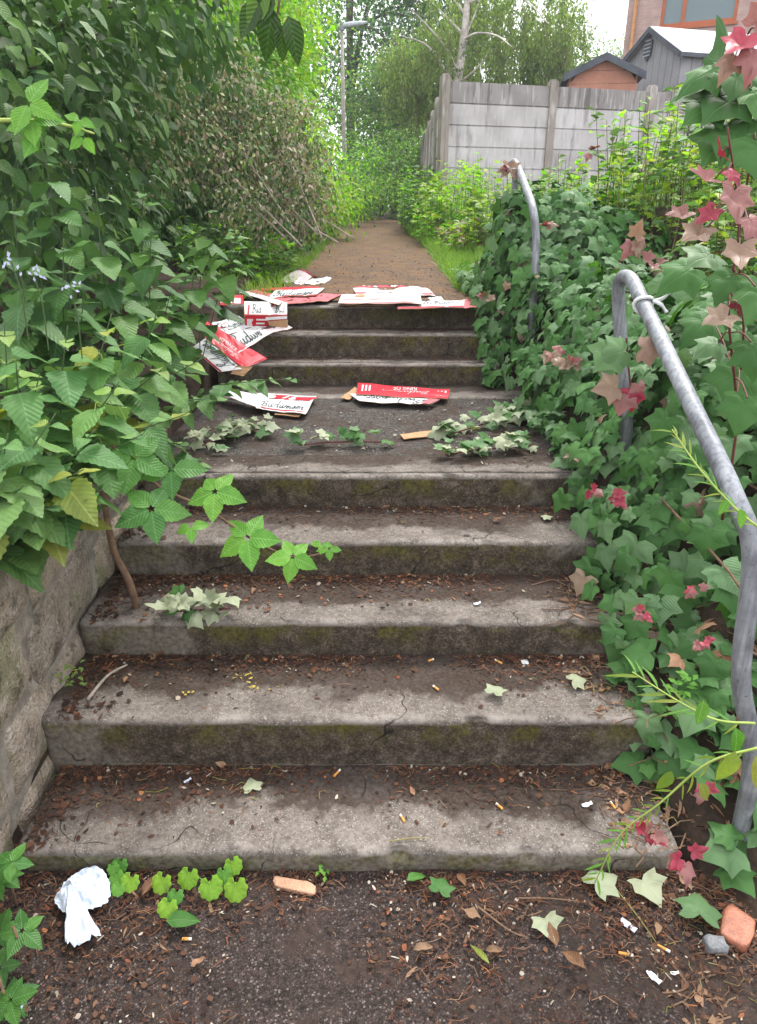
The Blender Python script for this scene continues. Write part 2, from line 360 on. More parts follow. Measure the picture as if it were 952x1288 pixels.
M['pink_card'] = plain('faded_red_card', (.5, .11, .13), .55, .35, .25, 22, .15)
M['white_card'] = plain('white_card', (.66, .67, .68), .45, .35, .1, 22, .12)
M['pale_card'] = plain('pinkish_white_card', (.66, .56, .57), .55, .3, .16, 20, .15)
M['kraft'] = plain('kraft_card', (.4, .24, .13), .8, .2, .15, 30)
M['ink_black'] = plain('dark_ink', (.03, .045, .05), .5, .3, .1); M['ink_white'] = plain('white_ink', (.75, .72, .72), .5, .3, .05); M['ink_red'] = plain('red_ink', (.4, .02, .04), .5, .3, .1)
M['paper'] = plain('blue_white_paper', (.62, .7, .84), .75, .2, .1, 30, .4)
M['brown_board'] = plain('brown_boards', (.42, .2, .14), .7, .2, .12, 3); M['grey_board'] = plain('grey_boards', (.27, .27, .29), .6, .3, .1, 3)
M['felt'] = plain('dark_roof_felt', (.09, .1, .12), .8, .2, .2, 6); M['palefelt'] = plain('pale_metal_roof', (.4, .42, .45), .4, .4, .1, 4)
M['orange_wood'] = plain('orange_stained_frame', (.42, .11, .04), .5, .3, .12, 5); M['pipe_pl'] = plain('tan_drainpipe', (.42, .2, .08), .5)
M['iron'] = plain('black_iron', (.03, .03, .035), .5, .4)
M['terracotta'] = plain('broken_brick', (.4, .16, .1), .4, .4, .3, 25, .5); M['pebble'] = plain('grey_pebble', (.2, .21, .22), .6, .3, .3, 25, .3)
M['wood_chip'] = plain('split_wood', (.45, .26, .17), .75, .2, .25, 30, .5)
M['filter'] = plain('cigarette_filter', (.62, .3, .07), .8); M['cigpaper'] = plain('cigarette_paper', (.7, .67, .6), .8)
def glassmat():
    m, t = newmat('window_glass'); g = N(t)
    g.out(g.bsdf((.12, .18, .2), .08, .6)); return m
M['glass'] = glassmat()

# ------------------------------------------------------------------ leaf shapes: (verts, tris, uv)
def strip_leaf(half, n, fold, droop, curl=0.0, seed=0, teeth=0.0):
    """leaf along +y, length 1; half(t) gives the half width"""
    rg = random.Random(seed); V = []; T = []
    for i in range(n + 1):
        t = i / n; wd = half(t)
        if teeth and 0 < i < n: wd *= (1 + teeth) if i % 2 else (1 - teeth)
        z = -droop * t * t + rg.uniform(-.006, .006)
        e = wd * fold
        V += [(-wd, t - (teeth * .25 if i % 2 else 0) * .3, z + e + curl * math.sin(t * 9) * wd), (0, t, z), (wd, t - (teeth * .25 if i % 2 else 0) * .3, z + e - curl * math.sin(t * 9 + 1) * wd)]
    for i in range(n):
        a = i * 3; b = a + 3
        T += [(a, a + 1, b + 1), (a, b + 1, b), (a + 1, a + 2, b + 2), (a + 1, b + 2, b + 1)]
    V = np.array(V); T = np.array(T); return V, T, V[:, :2].copy()
def ov(wid, p=.62, q=1.0):
    return lambda t: wid * max(0.004, math.sin(math.pi * min(1, max(0, t)) ** p)) ** q
def fan_leaf(rim, centre, cup, droop, seed=0):
    rg = random.Random(seed)
    V = [(centre[0], centre[1], 0)]
    for x, y in rim:
        r = math.hypot(x - centre[0], y - centre[1]); V.append((x, y, cup * r - droop * r * r + rg.uniform(-.03, .03)))
    n = len(rim); f = .55
    for x, y in rim:
        xx, yy = centre[0] + (x - centre[0]) * f, centre[1] + (y - centre[1]) * f; r = math.hypot(xx - centre[0], yy - centre[1])
        V.append((xx, yy, cup * r * 1.25 - droop * r * r * .5 + .035 * math.sin(math.atan2(xx, yy) * 5)))
    T = [(0, 1 + n + (i + 1) % n, 1 + n + i) for i in range(n)]
    for i in range(n):
        j = (i + 1) % n; T += [(1 + n + i, 1 + n + j, 1 + j), (1 + n + i, 1 + j, 1 + i)]
    V = np.array(V); T = np.array(T); return V, T, V[:, :2].copy()
IVY_HALF = [(.0, .05), (.16, -.07), (.36, -.1), (.54, -.03), (.47, .12), (.5, .22), (.66, .45), (.47, .49), (.34, .53), (.22, .7), (.09, .88)]
def ivy_rim(sc=1.0, seed=0):
    rg = random.Random(seed); r = [(x * sc + rg.uniform(-.02, .02), y + rg.uniform(-.02, .02)) for x, y in IVY_HALF]
    return [(x, y) for x, y in r] + [(0, 1.0)] + [(-x - rg.uniform(-.02, .02), y) for x, y in r[:0:-1]]
TPL = {
    'nettle': [strip_leaf(ov(.37, .55, .85), 16, .13, d, .1, s, .06) for s, d in enumerate((.12, .3, .5))],
    'bramble': [strip_leaf(ov(.32, .72, 1.05), 14, .13, d, .1, s + 9, .05) for s, d in enumerate((.08, .25))],
    'ivy': [fan_leaf(ivy_rim(a, s), (0, .22), c, d, s) for s, (a, c, d) in enumerate(((1, .12, .4), (.9, .02, .6), (1.08, .2, .3), (.95, -.15, .15)))],
    'fold': [fan_leaf([(x * .7, y) for x, y in ivy_rim(1, s + 20)], (0, .22), c, d, s) for s, (c, d) in enumerate(((.6, .2), (.75, .6), (.35, .9)))],
    'oval': [strip_leaf(ov(.27, .75, .9), 5, .3, d, .1, s) for s, d in enumerate((.1, .3))],
    'small': [strip_leaf(ov(.28, .8, .9), 2, .35, d, 0, s) for s, d in enumerate((.1, .35))],
    'kite': [(np.array([(0, 0, 0), (-.3, .45, .06), (0, 1, -.1), (.3, .45, .06)]), np.array([(0, 2, 1), (0, 3, 2)]), np.array([(0, 0), (-.3, .45), (0, 1), (.3, .45)]))],
    'chip': [(np.array([(-.12, 0, 0), (.1, .05, .04), (.2, .45, 0), (.06, .8, .1), (-.1, 1, 0), (-.2, .5, .08)]), np.array([(0, 1, 5), (1, 2, 5), (2, 3, 5), (3, 4, 5)]), np.zeros((6, 2))),
             (np.array([(-.07, 0, 0), (.05, 0, .03), (.09, .5, .1), (.04, 1.2, 0), (-.05, 1.1, .05), (-.06, .5, .12)]), np.array([(0, 1, 5), (1, 2, 5), (2, 3, 5), (3, 4, 5)]), np.zeros((6, 2))),
             (np.array([(-.3, .1, 0), (.15, -.1, .06), (.34, .3, 0), (.2, .62, .1), (-.15, .7, 0), (-.33, .4, .08)]), np.array([(0, 1, 5), (1, 2, 5), (2, 3, 5), (3, 4, 5)]), np.zeros((6, 2)))],
    'needle': [strip_leaf(ov(.055, .7, .9), 4, .3, d, .1, s) for s, d in enumerate((.15, .6))],
    'narrow': [strip_leaf(ov(.1, .7, .9), 4, .3, d, .1, s) for s, d in enumerate((.15, .5))],
    'blade': [strip_leaf(lambda t: .028 * (1 - t) + .002, 4, .3, d, 0, s) for s, d in enumerate((.15, .5, .8))],
    'dryl': [strip_leaf(ov(.2, .8, .9), 5, 1.0, .3, .5, 3), strip_leaf(ov(.25, .7, .9), 5, .5, -.25, .6, 4)],
    'round': [fan_leaf([(.5 * math.sin(a) * (1 + .07 * math.cos(9 * a)), .46 - .5 * math.cos(a) * (1 + .07 * math.cos(9 * a)) * (1 if abs(a - 0) > .2 and abs(a - 6.283) > .2 else .5)) for a in [k * 2 * math.pi / 40 for k in range(40)]], (0, .4), .12, .25, 5)],
}
def frames(tip, nor):
    y = tip / np.linalg.norm(tip, axis=1, keepdims=True)
    z = nor - y * np.sum(nor * y, 1, keepdims=True)
    z /= np.maximum(1e-6, np.linalg.norm(z, axis=1, keepdims=True))
    return np.stack([np.cross(y, z), y, z], 2)
_mc = {}
def tpl_mesh(kind, i, mat, nm='leaf'):
    k = (kind, i, mat.name)
    if k not in _mc:
        V, T, U = TPL[kind][i]; _mc[k] = mesh_np(nm, V, T, mat, U)
    return _mc[k]
def merged(name, kind, pos, rot, size, mat, parent=None, stuff=True):
    """all these leaves as ONE mesh"""
    K = len(pos)
    if K == 0: return None
    o = np.array(parent.location) if parent is not None else np.zeros(3)
    ti = RNG.integers(0, len(TPL[kind]), K); vs = []; ts = []; us = []; b = 0
    for i, (V, T, U) in enumerate(TPL[kind]):
        k = np.where(ti == i)[0]
        if len(k) == 0: continue
        W = np.einsum('kij,vj->kvi', rot[k], V) * size[k][:, None, None] + (pos[k] - o)[:, None, :]
        vs.append(W.reshape(-1, 3)); us.append(np.tile(U, (len(k), 1)))
        ts.append((T[None] + (np.arange(len(k)) * len(V))[:, None, None]).reshape(-1, 3) + b); b += len(k) * len(V)
    ob = bpy.data.objects.new(name, mesh_np(name, np.concatenate(vs), np.concatenate(ts), mat, np.concatenate(us)))
    link(ob, parent)
    if stuff: ob['kind'] = 'stuff'
    return ob
def leaf_obj(name, kind, pos, rot3, size, mat, parent, i=None):
    i = random.randrange(len(TPL[kind])) if i is None else i
    ob = bpy.data.objects.new(name, tpl_mesh(kind, i, mat)); link(ob, parent)
    m = Matrix([list(r) for r in rot3]).to_4x4() @ Matrix.Scale(float(size), 4)
    base = Vector(parent.location) if parent is not None else Vector((0, 0, 0))
    m.translation = Vector(pos) - base; ob.matrix_basis = m; return ob
def leaves(root, kind, pos, rot, size, mats, nparts, name='leaf', rest='foliage', wts=None):
    """largest-in-view leaves as parts, the others merged"""
    px, py, dep = proj(pos)
    inside = (px > -25) & (px < 977) & (py > -25) & (py < 1300) & (dep > .2)
    score = np.where(inside, size / np.maximum(dep, .1), -1)
    order = np.argsort(-score)
    mi = RNG.choice(len(mats), len(pos), p=wts)
    part = [i for i in order[:nparts] if score[i] > 0]
    for i in part: leaf_obj(name, kind, pos[i], rot[i], size[i], mats[mi[i]], root)
    left = np.setdiff1d(np.arange(len(pos)), np.array(part, int))
    for j, mt in enumerate(mats):
        k = left[mi[left] == j]
        if len(k): merged(rest, kind, pos[k], rot[k], size[k], mt, root)
def unit(n): 
    a = RNG.normal(size=(n, 3)); return a / np.linalg.norm(a, axis=1, keepdims=True)
def shell(ells, n, inner=.6, clump=None, up=.5, down=.4, jit=.5, lower=True):
    """positions, rotation frames of leaves spread through ellipsoids (cx,cy,cz,rx,ry,rz)"""
    E = np.array(ells, float); wgt = (E[:, 3] * E[:, 4] + E[:, 3] * E[:, 5] + E[:, 4] * E[:, 5]); wgt /= wgt.sum()
    def pts(m, lo):
        k = RNG.choice(len(E), m, p=wgt); d = unit(m)
        r = lo + (1 - lo) * RNG.random(m) ** .6
        return E[k, :3] + d * r[:, None] * E[k, 3:], d, k
    if clump:
        c, d, k = pts(clump[0], inner); j = RNG.integers(0, clump[0], n)
        off = RNG.normal(size=(n, 3)) * clump[1] * np.array([1, 1, .7]); p = c[j] + off; nn = d[j] + off / clump[1] * .35
    else: p, nn, k = pts(n, inner)
    nn = nn / np.maximum(1e-6, np.linalg.norm(nn, axis=1, keepdims=True))
    tip = nn * .6 + unit(n) * jit + np.array([0, 0, -down]); nor = nn * .6 + np.array([0, 0, up]) + unit(n) * jit * .7
    return p, frames(tip, nor)

# ------------------------------------------------------------------ levels (metres): steps d = front, h = top
D = [1.289, 1.586, 1.900, 2.209, 2.522]; H = [.074, .242, .368, .502, .634]
D2 = [3.992, 4.189, 4.397]; H2 = [.763, .901, 1.035]
XL, XR = -.95, .80
def prof(y):
    pts = [(-50, 0), (1.29, 0), (2.52, .634), (3.95, .634), (4.45, 1.035), (20, 1.28), (26, 1.34), (80, 1.6), (400, 2.0)]
    for (a, b), (c, d) in zip(pts, pts[1:]):
        if y <= c: return b + (d - b) * max(0, (y - a)) / (c - a)
    return 2.0
def gz(x, y):
    c = prof(y); n = .03 * mnoise.noise(Vector((x * 1.3, y * 1.3, 0)))
    far = min(1, max(0, (y - 5) / 3))
    if x < -.98:
        if y < .2: l = c + max(0, min(1, (-1.2 - x) * 4)) * .7
        else: l = max(c + .06, .72)
        l += .1 * min(3, max(0, -1 - x)) * (1 - far * .5); return l + n
    if x > XR + .02:
        dx = x - XR - .02
        near = min(1, max(0, (y - 1.15) / .5))
        return c + (.05 + min(.5, .55 * dx)) * (near * .9 + .1) * (1 - far * .75) + n * (.4 + .6 * near)
    if y < 4.6: return c - .14
    return c - .02 + n * .2

# ground sheet
def axis(lo, hi, fine_lo, fine_hi, st):
    a = list(np.arange(fine_lo, fine_hi + 1e-6, st)); s = st; v = fine_hi
    while v < hi: s *= 1.35; v += s; a.append(min(v, hi))
    s = st; v = fine_lo; b = []
    while v > lo: s *= 1.35; v -= s; b.append(max(v, lo))
    return b[::-1] + a
xs = sorted(axis(-400, 400, -4, 5, .2) + [-1.0, -.97, .81, .83, -.9, .75]); ys = axis(-60, 700, -1.0, 9, .15)
V = [(x, y, gz(x, y)) for y in ys for x in xs]; nx = len(xs)
Fq = [(j * nx + i, j * nx + i + 1, (j + 1) * nx + i + 1, (j + 1) * nx + i) for j in range(len(ys) - 1) for i in range(nx - 1)]
go = bpy.data.objects.new('ground', mesh_np('ground', V, Fq, M['soil'])); link(go); go['kind'] = 'structure'

def sheet(name, x0, x1, y0, y1, zf, mat, nx, ny, edge=0.0, jit=.0):
    V = []
    for j in range(ny + 1):
        y = y0 + (y1 - y0) * j / ny
        for i in range(nx + 1):
            a = x0(y) if callable(x0) else x0; b = x1(y) if callable(x1) else x1
            x = a + (b - a) * i / nx
            V.append((x, y, zf(x, y) + jit * mnoise.noise(Vector((x * 5, y * 5, 3)))))
    Fq = [(j * (nx + 1) + i, j * (nx + 1) + i + 1, (j + 1) * (nx + 1) + i + 1, (j + 1) * (nx + 1) + i) for j in range(ny) for i in range(nx)]
    o = bpy.data.objects.new(name, mesh_np(name, V, Fq, mat)); link(o); o['kind'] = 'structure'; return o
sheet('pavement', -.96, 1.6, -2.5, 1.31, lambda x, y: .004 + (.02 * max(0, x - .7) if y < 1.3 else 0), M['tar_low'], 60, 80, jit=.006)
sheet('landing', -.94, .84, 2.74, 3.72, lambda x, y: .631, M['tar_land'], 40, 24, jit=.005)
def pl(y): return -.70 + .07 * mnoise.noise(Vector((0, y * 1.7, 0))) - .22 * max(0, min(1, (y - 8) / 14)) - max(0, y - 20) * .12
def pr(y): return .64 + .07 * mnoise.noise(Vector((5, y * 1.6, 0))) + .1 * math.sin(y * .8) * .3 - .12 * max(0, min(1, (y - 8) / 12)) - max(0, y - 20) * .12
sheet('path', pl, pr, 4.6, 34, lambda x, y: prof(y) + .006, M['tar_path'], 24, 160, jit=.008)

# ------------------------------------------------------------------ concrete steps
def step_mesh(parent, name, x0, x1, y0, y1, top, bot, seed):
    """a worn cast step: profile swept along x, nosing rounded and chipped; local origin at the nosing"""
    loc = Vector((0, y0, top)); nxs = 170
    prf = [(y1 - y0, bot - top), (y1 - y0, -.0)]
    nt_ = 7
    for k in range(1, nt_): prf.append(((y1 - y0) * (1 - k / nt_), 0))
    prf += [(.035, 0), (.02, -.0), (.010, -.0015), (.004, -.005), (0.0, -.011), (0, -.02), (0, -.032)]
    for k in range(1, 6): prf.append((0.0 + .006 * k / 5, -.032 + (bot - top + .032) * k / 5))
    V = []; n = len(prf)
    for i in range(nxs + 1):
        x = x0 + (x1 - x0) * i / nxs
        for (y, z) in prf:
            q = Vector((x * 4 + seed * 7, y * 6, z * 6)); a = mnoise.noise(q) * .004 + mnoise.noise(q * 4) * .0022
            chip = max(0, mnoise.noise(Vector((x * 9 + seed * 3, 0, seed))) - .2) * .045 if abs(z) < .03 and y < .02 else 0
            yy = y + (a if y < .01 else 0) + chip; zz = z + (a * .8 if z > -.03 else 0) - chip * .6
            endr = min(abs(x - x0), abs(x - x1))
            if endr < .02 and y < .03: yy += (.02 - endr) * .5
            V.append((x, yy, zz))
    Fq = [(i * n + k, (i + 1) * n + k, (i + 1) * n + k + 1, i * n + k + 1) for i in range(nxs) for k in range(n - 1)]
    me = bpy.data.meshes.new(name); me.from_pydata(V, [], Fq + [tuple(range(n)), tuple(nxs * n + k for k in range(n - 1, -1, -1))])
    me.polygons.foreach_set('use_smooth', [True] * len(me.polygons)); me.materials.append(M['step']); me.update()
    o = bpy.data.objects.new(name, me); link(o, parent); o.location = loc - Vector(parent.location); return o
low = thing('concrete_steps', (0, D[0], 0), 'lower flight of five mossy concrete steps beside the stone wall', 'steps')
ends = [(-.93, .77), (-.97, .80), (-.96, .79), (-.93, .80), (-.92, .82)]
for k in range(5):
    y1 = D[k + 1] + .03 if k < 4 else 2.762
    step_mesh(low, 'step', ends[k][0], ends[k][1], D[k], y1, H[k], (H[k - 1] if k else 0) - .03, k)
mb = MB(); 
c = P(776, 706, 2.24); mb.box((.845, 2.25, .44), (.075, .12, .11)); mb.build('end_block', M['stone'], low)
upp = thing('concrete_steps', (0, D2[0], .63), 'upper flight of three dark concrete steps at the far side of the landing', 'steps')
step_mesh(upp, 'kerb', -.92, .82, 3.70, 4.01, .641, .58, 11)
for k in range(3):
    y1 = D2[k + 1] + .03 if k < 2 else 4.64
    step_mesh(upp, 'step', -.93, .70, D2[k], y1, H2[k], (H2[k - 1] if k else .634) - .03, k + 6)

# ------------------------------------------------------------------ stone wall on the left
wall = thing('stone_wall', (-1.05, 1.4, 0), 'low rubble stone retaining wall along the left of the steps', 'stone wall')
mb = MB(); mb.box((-1.10, 1.2, .3), (.25, 3.0, .86)); mb.build('mortar', M['mortar'], wall)
rg = random.Random(3)
z = -.06; row = 0
while z < .72:
    hgt = rg.choice([.17, .22, .26]); hgt = min(hgt, .75 - z) if .75 - z < .26 else hgt
    y = -.2 + rg.uniform(0, .2)
    while y < 2.72:
        wd = rg.uniform(.28, .55); nn = 7
        tilt = rg.uniform(-.06, .06); V = []; 
        cx = [rg.uniform(-.018, .018) for _ in range(8)]
        for a in range(nn + 1):
            for b in range(nn + 1):
                u, v = a / nn, b / nn
                yy = y + .004 + (wd - .008) * u + (cx[0] * (1 - v) + cx[1] * v) * (1 - abs(2 * u - 1)); zz = z + .003 + (hgt - .006) * v + tilt * (u - .5) + (cx[2] * (1 - u) + cx[3] * u) * .5
                r = max(abs(2 * u - 1), abs(2 * v - 1)); bulge = .016 * (1 - r ** 6)
                V.append((-.978 + bulge + .008 * mnoise.noise(Vector((yy * 9, zz * 9, row))) + .004 * mnoise.noise(Vector((yy * 25, zz * 25, row))), yy, zz))
        fs = [(a * (nn + 1) + b, (a + 1) * (nn + 1) + b, (a + 1) * (nn + 1) + b + 1, a * (nn + 1) + b + 1) for a in range(nn) for b in range(nn)]
        m_ = MB(); m_.add(V, fs); m_.build('stone', M['stone'], wall, smooth=True)
        y += wd
    z += hgt; row += 1

# ------------------------------------------------------------------ handrails
def rail(label, pts, r, tail):
    t = thing('handrail', pts[0], label, 'handrail', 'tubular handrails beside the steps')
    m_ = MB(); m_.tube(bez(pts, 9), r, 18); m_.build('pipe', M['steel'], t, smooth=True)
    return t
hp = [Vector((P(948, 990, 1.33).x, 1.33, -.05)), P(946, 960, 1.33), P(932, 850, 1.34), P(946, 700, 1.37), P(922, 620, 1.43), P(868, 505, 1.7), P(812, 388, 2.12), P(792, 350, 2.3), P(778, 362, 2.38), P(782, 445, 2.40), P(788, 540, 2.42)]
hp.append(Vector((hp[-1].x, 2.42, .45)))
rail('nearer grey steel handrail curving down beside the lower steps, a white tie near its top', hp, .0215, 0)
hp2 = [Vector((P(672, 372, 4.0).x, 4.0, .6)), P(672, 360, 4.0), P(674, 300, 4.02), P(670, 262, 4.06), P(661, 235, 4.3), P(650, 208, 4.62), P(645, 206, 4.68), P(648, 225, 4.74)]
hp2.append(Vector((hp2[-1].x + .02, 4.76, 1.0)))
rail('farther grey steel handrail rising out of the ivy beside the upper steps', hp2, .021, 0)
tc = P(820, 378, 2.16)
tie = thing('plastic_tie', tc, 'white plastic strip knotted round the nearer handrail', 'plastic tie')
ax = (hp[7] - hp[6]).normalized(); rc = min(bez(hp, 40), key=lambda q: (q - P(811, 384, 2.14)).length)
a1 = ax.orthogonal().normalized(); a2 = ax.cross(a1)
m_ = MB(); m_.tube([rc + (a1 * math.cos(t) + a2 * math.sin(t)) * .0265 + ax * .006 * math.sin(2 * t) for t in [k * 2 * math.pi / 16 for k in range(17)]], .006, 6, False)
m_.build('loop', M['white_pl'], tie, smooth=True)
for dx, dy, dz in ((.05, -.01, .035), (.035, -.02, -.03)):
    m_ = MB(); s0 = rc + Vector((.022, -.014, .012)); m_.tube(bez([s0, s0 + Vector((dx * .5, dy, dz * .3)), s0 + Vector((dx, dy, dz))], 4), [.006] * 5 + [.004] * 3 + [.007], 5); m_.build('loose_end', M['white_pl'], tie, smooth=True)

# ------------------------------------------------------------------ nettles
def nettle(top, base, label, group, mat, nodes, sz, yel=0.0, tassel=False):
    top = Vector(top); base = Vector(base)
    t = thing('nettle_plant', base, label, 'nettle plant', group)
    mid = base.lerp(top, .55) + Vector((random.uniform(-.03, .03), random.uniform(-.03, .03), .05))
    cv = bez([base, mid, top], 8); m_ = MB(); m_.tube(cv, [.0034 * (1 - .6 * i / len(cv)) for i in range(len(cv))], 5); m_.build('stem', M['stem_nettle'], t, smooth=True)
    L = len(cv) - 1; a0 = random.uniform(0, 3)
    for k in range(nodes):
        f = .22 + .78 * (k + .3) / nodes; q = cv[min(L, int(f * L))]
        s = sz * (.75 + .35 * math.sin(math.pi * min(1, f * .95)) if f < .85 else .45) * random.uniform(.85, 1.15)
        for side in (0, 1):
            an = a0 + k * math.pi / 2 + side * math.pi + random.uniform(-.3, .3)
            out = Vector((math.cos(an), math.sin(an), random.uniform(-.45, -.05) if f < .85 else .2))
            o = q + out * s * .12
            nor = Vector((0, 0, 1)) + out * .35 + Vector((random.uniform(-.25, .25), random.uniform(-.35, .1), 0))
            fr = frames(np.array([out]), np.array([nor]))[0]
            mt = M['nettle_yel'] if random.random() < yel else (M['nettle_top'] if f > .9 and mat is M['nettle'] else mat)
            leaf_obj('leaf', 'nettle', o, fr, s, mt, t)
        if tassel and .5 < f < .8 and random.random() < .5:
            m2 = MB()
            for _ in range(3):
                an = random.uniform(0, 6.28); d = Vector((math.cos(an), math.sin(an), 0)) * random.uniform(.03, .06)
                m2.tube(bez([q, q + d * .6 + Vector((0, 0, .01)), q + d + Vector((0, 0, -.05))], 3), .0013, 4)
            m2.build('flower_tassel', M['stem_yel'], t)
    return t
def rows(lst, what, nr=3):
    o = sorted(range(len(lst)), key=lambda i: lst[i][2]); k = -(-len(lst) // nr); lab = {}
    W = ['leftmost', 'second from left', 'third from left', 'fourth from left', 'fifth from left', 'sixth from left', 'seventh from left']
    for r in range(nr):
        for j, i in enumerate(sorted(o[r * k:(r + 1) * k], key=lambda i: lst[i][0])): lab[i] = what % (('front', 'middle', 'back')[r], W[j])
    return [lab[i] for i in range(len(lst))]
def soil(x, y): return gz(x, y) if x < -.99 or x > .83 else (prof(y) if not (1.3 < y < 2.5) else max(h for d, h in zip(D, H) if d <= y))
nA = [(20, 455, 1.75), (85, 410, 1.95), (140, 395, 2.1), (200, 385, 2.3), (10, 545, 1.55), (70, 520, 1.62), (150, 480, 1.85), (215, 455, 2.15), (30, 610, 1.5), (105, 590, 1.6), (180, 545, 1.8), (235, 520, 2.0), (70, 640, 1.55), (130, 620, 1.65), (255, 450, 2.4), (5, 400, 1.9), (50, 470, 1.8), (120, 540, 1.7)]
for (px, py, Y), lb in zip(nA, rows(nA, 'mid green nettle on the stone wall, %s row, %s')):
    t = P(px, py, Y); b = Vector((min(-1.0, t.x - .1 - random.random() * .12), Y + random.uniform(-.02, .12), 0)); b.z = gz(b.x, b.y) - .02
    if t.z - b.z < .22: t.z = b.z + .22
    nettle(t, b, lb, 'nettles on the stone wall', M['nettle'], 5 + (py < 520) + (py < 430), .125, .05 if py < 590 else .26, py < 500)
nB = [(285, 505, 2.75), (330, 480, 3.0), (385, 478, 3.1), (262, 590, 2.25), (238, 560, 2.2)]
for (px, py, Y), lb in zip(nB, rows(nB, 'nettle shoot leaning over the landing, %s of it, %s', 1)):
    t = P(px, py, Y); b = Vector((-.98, Y + .1, max(.66, gz(-1.05, Y))))
    nettle(t, b, lb.replace('front of it, ', ''), 'nettles leaning over the steps', M['nettle'], 5, .095)
nC = [(50, 165, 2.7), (120, 235, 2.6), (190, 285, 2.9), (245, 318, 3.2), (300, 290, 3.7), (15, 250, 2.2), (80, 300, 2.3), (150, 345, 2.6), (215, 365, 2.9), (270, 255, 3.8), (25, 340, 2.1), (105, 360, 2.3), (180, 230, 3.3), (235, 340, 3.5)]
for (px, py, Y), lb in zip(nC, rows(nC, 'tall dark nettle below the hedge, %s row, %s')):
    t = P(px, py, Y); b = Vector((min(-1.0, t.x - random.uniform(.0, .15)), Y + random.uniform(.0, .2), 0)); b.z = gz(b.x, b.y) - .02
    nettle(t, b, lb, 'dark nettles below the hedge', M['nettle_dark'], max(7, int((t - b).length / .085)), .125)
# low leaf cover between the nettles
n = 1700
p = np.stack([RNG.uniform(-3.4, -.97, n), RNG.uniform(.9, 6.5, n), np.zeros(n)], 1)
p = p[~((p[:, 1] > 3.4) & (p[:, 1] < 5.2) & (p[:, 0] > -1.3 - .12 * (p[:, 1] - 3.4)))]; n = len(p)
p[:, 2] = [gz(min(-1.0, a), b) + RNG.random() ** 1.5 * .3 + .03 for a, b in p[:, :2]]
rt = frames(unit(n) * np.array([1, 1, .4]) + np.array([.4, -.3, -.2]), unit(n) * .5 + np.array([.2, -.3, 1]))
merged('undergrowth', 'nettle', p, rt, RNG.uniform(.05, .1, n), M['nettle_dark'])

# ------------------------------------------------------------------ bramble cane across the steps
def palmate(root, c, nor, R0, mat, k=5, a0=None, name='leaflet', kind='bramble'):
    nor = Vector(nor).normalized(); u = nor.orthogonal().normalized(); v = nor.cross(u)
    a0 = random.uniform(0, 6) if a0 is None else a0
    ref = Vector((0, 0, -1)); ref = (ref - nor * ref.dot(nor)).normalized() if abs(nor.z) < .98 else Vector((0, -1, 0)); oth = nor.cross(ref)
    for i in range(k):
        an = a0 + (i - (k - 1) / 2) * (2 * math.pi / k if k == 5 else 1.5)
        d = ref * math.cos(an) + oth * math.sin(an) + nor * random.uniform(-.2, .08)
        fr = frames(np.array([d]), np.array([nor + Vector((random.uniform(-.15, .15), random.uniform(-.15, .15), 0))]))[0]
        leaf_obj(name, kind, Vector(c) + d * R0 * .07, fr, R0 * (1 if abs(i - (k - 1) / 2) < 1.2 else .82) * random.uniform(.92, 1.06), mat, root)
br = thing('bramble_cane', P(140, 560, 1.85), 'bright green bramble cane arching out over the lower steps', 'bramble')
cp = [P(140, 560, 1.85), P(200, 612, 1.8), P(260, 640, 1.76), P(320, 680, 1.74), P(365, 700, 1.73), P(400, 697, 1.72), P(424, 684, 1.72)]
m_ = MB(); cv = bez(cp, 6); m_.tube(cv, [.005 * (1 - .6 * i / len(cv)) for i in range(len(cv))], 6); m_.build('cane', M['stem_brown'], br, smooth=True)
for px, py, Y, R0, k in ((270, 618, 1.76, .085, 5), (311, 676, 1.72, .095, 5), (368, 700, 1.70, .072, 5), (190, 640, 1.72, .1, 5), (215, 590, 1.8, .09, 3), (168, 575, 1.8, .1, 5), (240, 662, 1.7, .05, 3), (414, 690, 1.71, .035, 3), (405, 684, 1.72, .03, 3)):
    palmate(br, P(px, py, Y), (random.uniform(-.15, .25), -.75, .8), R0, M['bramble'] if px > 230 else M['bramble_dk'], k, random.uniform(-.3, .3))
b2 = thing('bramble_cane', P(-20, 160, 1.5), 'pale young bramble shoot reaching in at the upper left edge', 'bramble')
m_ = MB(); cv = bez([P(-30, 152, 1.5), P(40, 152, 1.5), P(85, 158, 1.5), P(118, 168, 1.48)], 6); m_.tube(cv, [.005 - .003 * i / len(cv) for i in range(len(cv))], 6); m_.build('cane', M['stem_yel'], b2, smooth=True)
for px, py, R0 in ((40, 150, .055), (35, 130, .06), (100, 150, .03), (105, 172, .035), (48, 168, .05)):
    palmate(b2, P(px, py, 1.49), (0, -.8, .5), R0, M['bramble'], 3)
# seedling plants in the lower left corner
for px, py, zz, lab in ((8, 1085, .22, 'broad five-leaflet bramble seedling beside the white paper'), (22, 1180, .1, 'glossy bramble seedling at the bottom left corner'), (5, 1250, .05, 'low bramble seedling under the glossy one in the corner')):
    top = G(px, py, zz); base = Vector((top.x - .05, top.y + .06, .0))
    t = thing('bramble_seedling', base, lab, 'bramble', 'bramble seedlings in the bottom left corner')
    m_ = MB(); m_.tube(bez([base, base.lerp(top, .5) + Vector((0, 0, .05)), top], 5), .003, 5); m_.build('stem', M['stem_brown'], t)
    for k in range(4):
        c = top + Vector((random.uniform(-.08, .03), random.uniform(-.06, .05), random.uniform(-.06, .02)))
        palmate(t, c, (random.uniform(-.3, .3), -.3, 1), random.uniform(.042, .058), M['bramble_dk'], 5)

